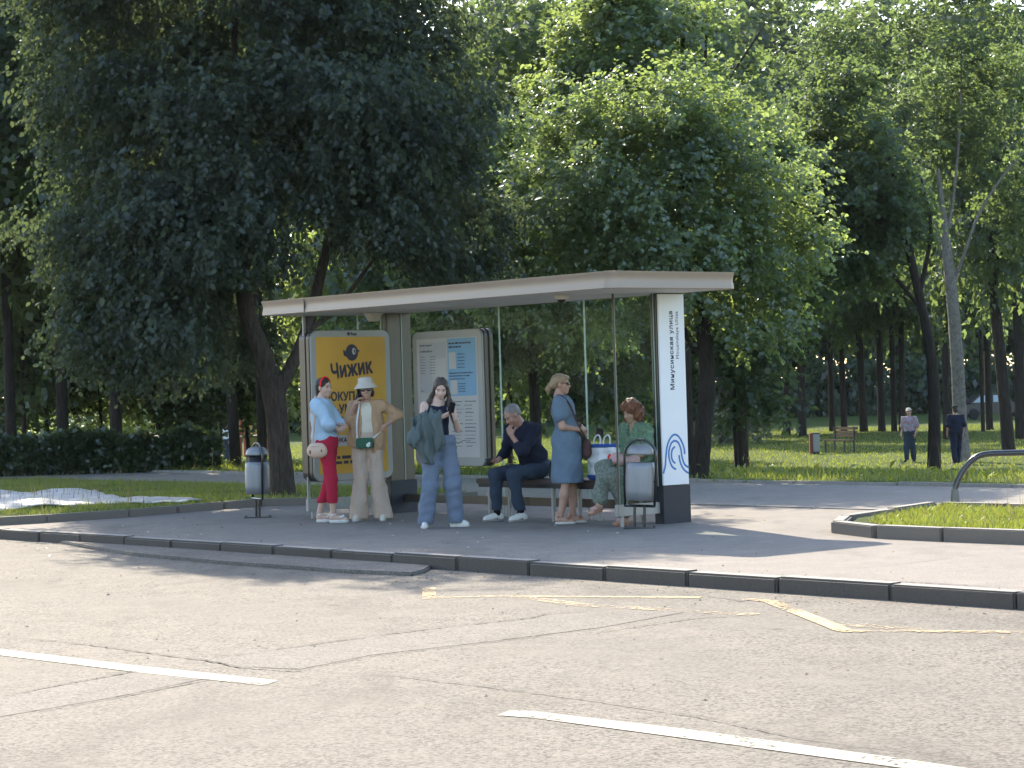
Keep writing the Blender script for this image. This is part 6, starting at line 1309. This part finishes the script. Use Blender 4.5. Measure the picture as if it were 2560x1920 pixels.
part('bag_body', surf([E((0, 0, -.02), (.12, .05, .10), None, .04), C((-.1, 0, -.09), (.1, 0, -.09), .04, .04, .05)], .009), 'bag_brown', o)
strap(o, [(.09, .235, .94), (.125, .14, 1.12), (.145, .06, 1.33), (.125, -.05, 1.435), (.1, -.14, 1.36), (.03, -.17, 1.2)], .010, 'bag_brown', (.0, .24, .86))
# ---------------- red-haired woman seated at the end of the bench behind the bin
xy = XY(1.17, 1.40); t = person_at('woman with big red hair and green blouse seated at the bench end behind the bin', xy, math.radians(126))
J = A_(pelvis=(0, -.02, .60), chest=(0, .02, .93), neck=(0, .055, 1.105), shR=(.16, .04, 1.04), elR=(.21, .06, .78), wrR=(.08, .24, .72), shL=(-.16, .03, 1.04), elL=(-.21, .06, .78), wrL=(-.08, .25, .72), hipR=(.10, .02, .57), hipL=(-.10, .02, .57), knR=(.05, .47, .64), knL=(-.09, .45, .545), anR=(-.03, .60, .26), anL=(-.10, .31, .11))
R = rotm(4, 18, 0); H = (0, .10, 1.225)
ft = [shoe(t, (-.03, .55, .185), (-.05, .76, .12), 'sandal', ('cloth_pink', 'leather_tan'), .042, 'sandal'), shoe(t, (-.10, .26), (-.12, .49), 'sandal', ('cloth_pink', 'leather_tan'), .042, 'sandal')]
hd = [hand_prims(J['wrR'], (-.5, .8, -.1), (-.2, .1, -.9), -1, 20), hand_prims(J['wrL'], (.5, .8, -.1), (.2, .1, -.9), 1, 20)]
b, P = woman_base(t, J, 'skin_tan', H, R, .98, hd, ft); face_bits(P, R, .98, t, 'lip_pink', 'hair_red')
part('blouse', surf([E((0, .03, .93), (.185, .14, .21), None, .06), E((0, .0, .72), (.18, .15, .16), None, .08), C((.15, .04, 1.02), (-.15, .03, 1.02), .065, .065, .05)] + sleeves(J, .85, .08, .085) + [SUB(E((0, .16, 1.08), (.05, .12, .12)))], .012, (), (.008, 22, 18)), 'cloth_floral', t)
part('trousers', surf(trousers(J, .10, .085, .075, .9), .012, [((0, 0, .72), (0, -.3, 1))], (.008, 22, 19)), 'cloth_spotted', t)
hr = [E(P(0, -.02, .05), (.105, .115, .10), R, .03), E(P(0, -.08, -.03), (.10, .075, .10), R, .04), E(P(.07, -.02, -.04), (.045, .06, .08), R, .03), E(P(-.07, -.02, -.04), (.045, .06, .08), R, .03), E(P(0, .05, .10), (.07, .05, .04), R, .03), SUB(E(P(0, .10, -.045), (.062, .075, .09), R))]
part('hair', surf(hr, .009, (), (.010, 55, 20)), 'hair_red', t)
part('hair_clip', surf([C(P(-.05, .06, .115), P(.05, .06, .115), .014, .014)], .006), 'lens_black', t)
o = held(t, 'folded_garment', 'pink garment lying on the lap of the red-haired woman', 'clothing', (0, .24, .68))
part('cloth', surf([E((0, 0, .02), (.17, .15, .05), None, .05), E((.12, -.02, -.05), (.06, .1, .10), None, .05), E((-.14, -.04, -.08), (.05, .08, .15), None, .05), E((.02, .03, .06), (.1, .08, .05), None, .04)], .011, (), (.012, 26, 21)), 'cloth_pink', o)
o = held(t, 'small_bag', 'dark patterned bag on the bench beside the red-haired woman', 'bag', (.30, .05, .475))
part('bag_body', surf([E((0, 0, .12), (.085, .11, .14), None, .05), C((-.05, 0, .05), (.05, 0, .05), .06, .06, .05)], .011, [((0, 0, .0), (0, 0, -1))], (.008, 30, 23)), 'print_dark', o)
strap(o, [(.30, -.04, .72), (.30, -.03, .84), (.30, .05, .88), (.30, .12, .84), (.30, .13, .72)], .008, 'bag_brown', (.30, .05, .475))
# ---------------- shopping bag on the bench
xy = XY(1.62, 1.36); o = thing('shopping_bag', 'large white shopping bag with blue trim standing on the bench', 'bag', (*xy, .475), SH_ROT); o.scale = (1.15, 1.1, 1.12)
part('bag_body', surf([C((-.16, y, z), (.16, y, z), .075, .075, .03) for y in (-.05, .05) for z in (.085, .2, .30)], .011, [((0, 0, .004), (0, 0, -1)), ((0, 0, .345), (.03, 0, 1))], (.006, 22, 24)), 'cloth_white', o)
part('blue_trim', surf([C((-.165, y, z), (.165, y, z), .078, .078, .02) for y in (-.05, .05) for z in (.33, .05)], .011, [((0, 0, .003), (0, 0, -1)), ((0, 0, .375), (0, 0, 1)), ], None)if False else surf([C((-.165, y, .335), (.165, y, .335), .080, .080, .02) for y in (-.05, .05)], .011, [((0, 0, .325), (0, 0, -1)), ((0, 0, .36), (0, 0, 1))]), 'bag_blue', o)
part('blue_base', surf([C((-.165, y, .06), (.165, y, .06), .079, .079, .02) for y in (-.05, .05)], .011, [((0, 0, .002), (0, 0, -1)), ((0, 0, .055), (0, 0, 1))]), 'bag_blue', o)
part('red_print', surf([E((.14, -.115, .21), (.045, .02, .06))], .007), 'plastic_red', o)
for x in (-.12, .02):
    MB().tube(smooth3([(x, -.10, .35), (x + .01, -.09, .42), (x + .05, -.08, .45), (x + .09, -.09, .42), (x + .10, -.10, .35)]), .008, 6).build('handle', 'cloth_white', o, smooth=True)
# ---------------- people farther off in the park
def walker(label, px, py, rz, top, legs, hair, skinm, hat=None, H_=1.0, seated=False, stride=.1):
    p = at_g(px, py); t = person_at(label, p, rz, p.z)
    J = A_(pelvis=(0, 0, .95), chest=(0, 0, 1.28), neck=(0, 0, 1.47), shR=(.18, 0, 1.41), elR=(.25, -.03, 1.13), wrR=(.24, .08, .9), shL=(-.18, 0, 1.41), elL=(-.25, -.02, 1.13), wrL=(-.23, .1, .92), hipR=(.09, 0, .92), hipL=(-.09, 0, .92), knR=(.09, stride * .6, .51), knL=(-.09, -stride * .1, .51), anR=(.09, stride, .09), anL=(-.09, -stride, .09))
    R = rotm(0, 4, 0); Hc = (0, .02, 1.61); t.scale = (H_, H_, H_)
    for a in 'RL':
        y = J['an' + a][1]; x = J['an' + a][0]; shoe(t, (x, y - .06), (x * 1.3, y + .2), 'sneaker', ('cloth_black', 'sole_grey'))
    hd = [hand_prims(J['wrR'], (0, .2, -1), (-1, 0, 0), 1, 20), hand_prims(J['wrL'], (0, .2, -1), (1, 0, 0), -1, 20)]
    b, P = woman_base(t, J, skinm, Hc, R, 1.0, hd, ()); face_bits(P, R, 1.0, t, 'lip_brown', hair)
    part('trousers', surf(trousers(J, .11, .09, .075, .95), .014, [((0, 0, .07), (0, 0, -1)), ((0, 0, 1.04), (0, 0, 1))], (.008, 22, 30)), legs, t)
    part('shirt', surf([E((0, 0, 1.26), (.21, .15, .22), None, .06), E((0, 0, 1.04), (.2, .155, .16), None, .08), C((.17, 0, 1.39), (-.17, 0, 1.39), .07, .07, .05)] + sleeves(J, .9, .085, .08), .014, [((0, 0, .9), (0, 0, -1)), ((0, 0, 1.47), (0, 0, 1))], (.008, 22, 31)), top, t)
    part('hair', surf([E(P(0, -.02, .04), (.083, .097, .085), R, .02), E(P(0, -.06, -.03), (.07, .05, .07), R, .02), SUB(E(P(0, .08, -.03), (.073, .076, .09), R))], .009), hair, t)
    if hat: part('cap', surf([E(P(0, -.01, .07), (.09, .105, .065), R, .02), E(P(0, .11, .055), (.07, .05, .012), R, .02)], .009, [(P(0, 0, .05), tuple(-R[:, 2]))]), hat, t)
    return t
walker('woman in a striped blouse and dark jeans walking in the park shade', 2276, 1156, math.radians(150), 'cloth_stripes', 'cloth_dark_denim', 'hair_brown', 'skin_tan', 'cloth_stone', .96)
walker('man in dark clothes and a dark cap walking away beside the poplar', 2392, 1160, math.radians(8), 'cloth_navy', 'cloth_navy', 'hair_black', 'skin_ruddy', 'cloth_black', 1.0, stride=.14)
walker('person in a pale shirt standing behind the hedge end under the trees', 566, 1152, math.radians(160), 'cloth_white', 'cloth_dark_denim', 'hair_brown', 'skin_tan', None, .9, stride=.02)
# ------------------------------------------------------------------ thin bluish haze added to lift the shadows
hz_m, nt, out = _new('lift_haze')
pv = _n(nt, 'ShaderNodeVolumePrincipled'); pv.inputs['Color'].default_value = (0.70, 0.84, 1.0, 1); pv.inputs['Density'].default_value = 0.00007; pv.inputs['Anisotropy'].default_value = 0.35
nt.links.new(pv.outputs[0], out.inputs['Volume'])
hzo = MB().box((-190, -6, -2.9), (190, 245, 42)).build('haze', hz_m); tag(hzo, 'thin bluish haze added to lift the shadows of the park', 'haze', None, 'stuff')
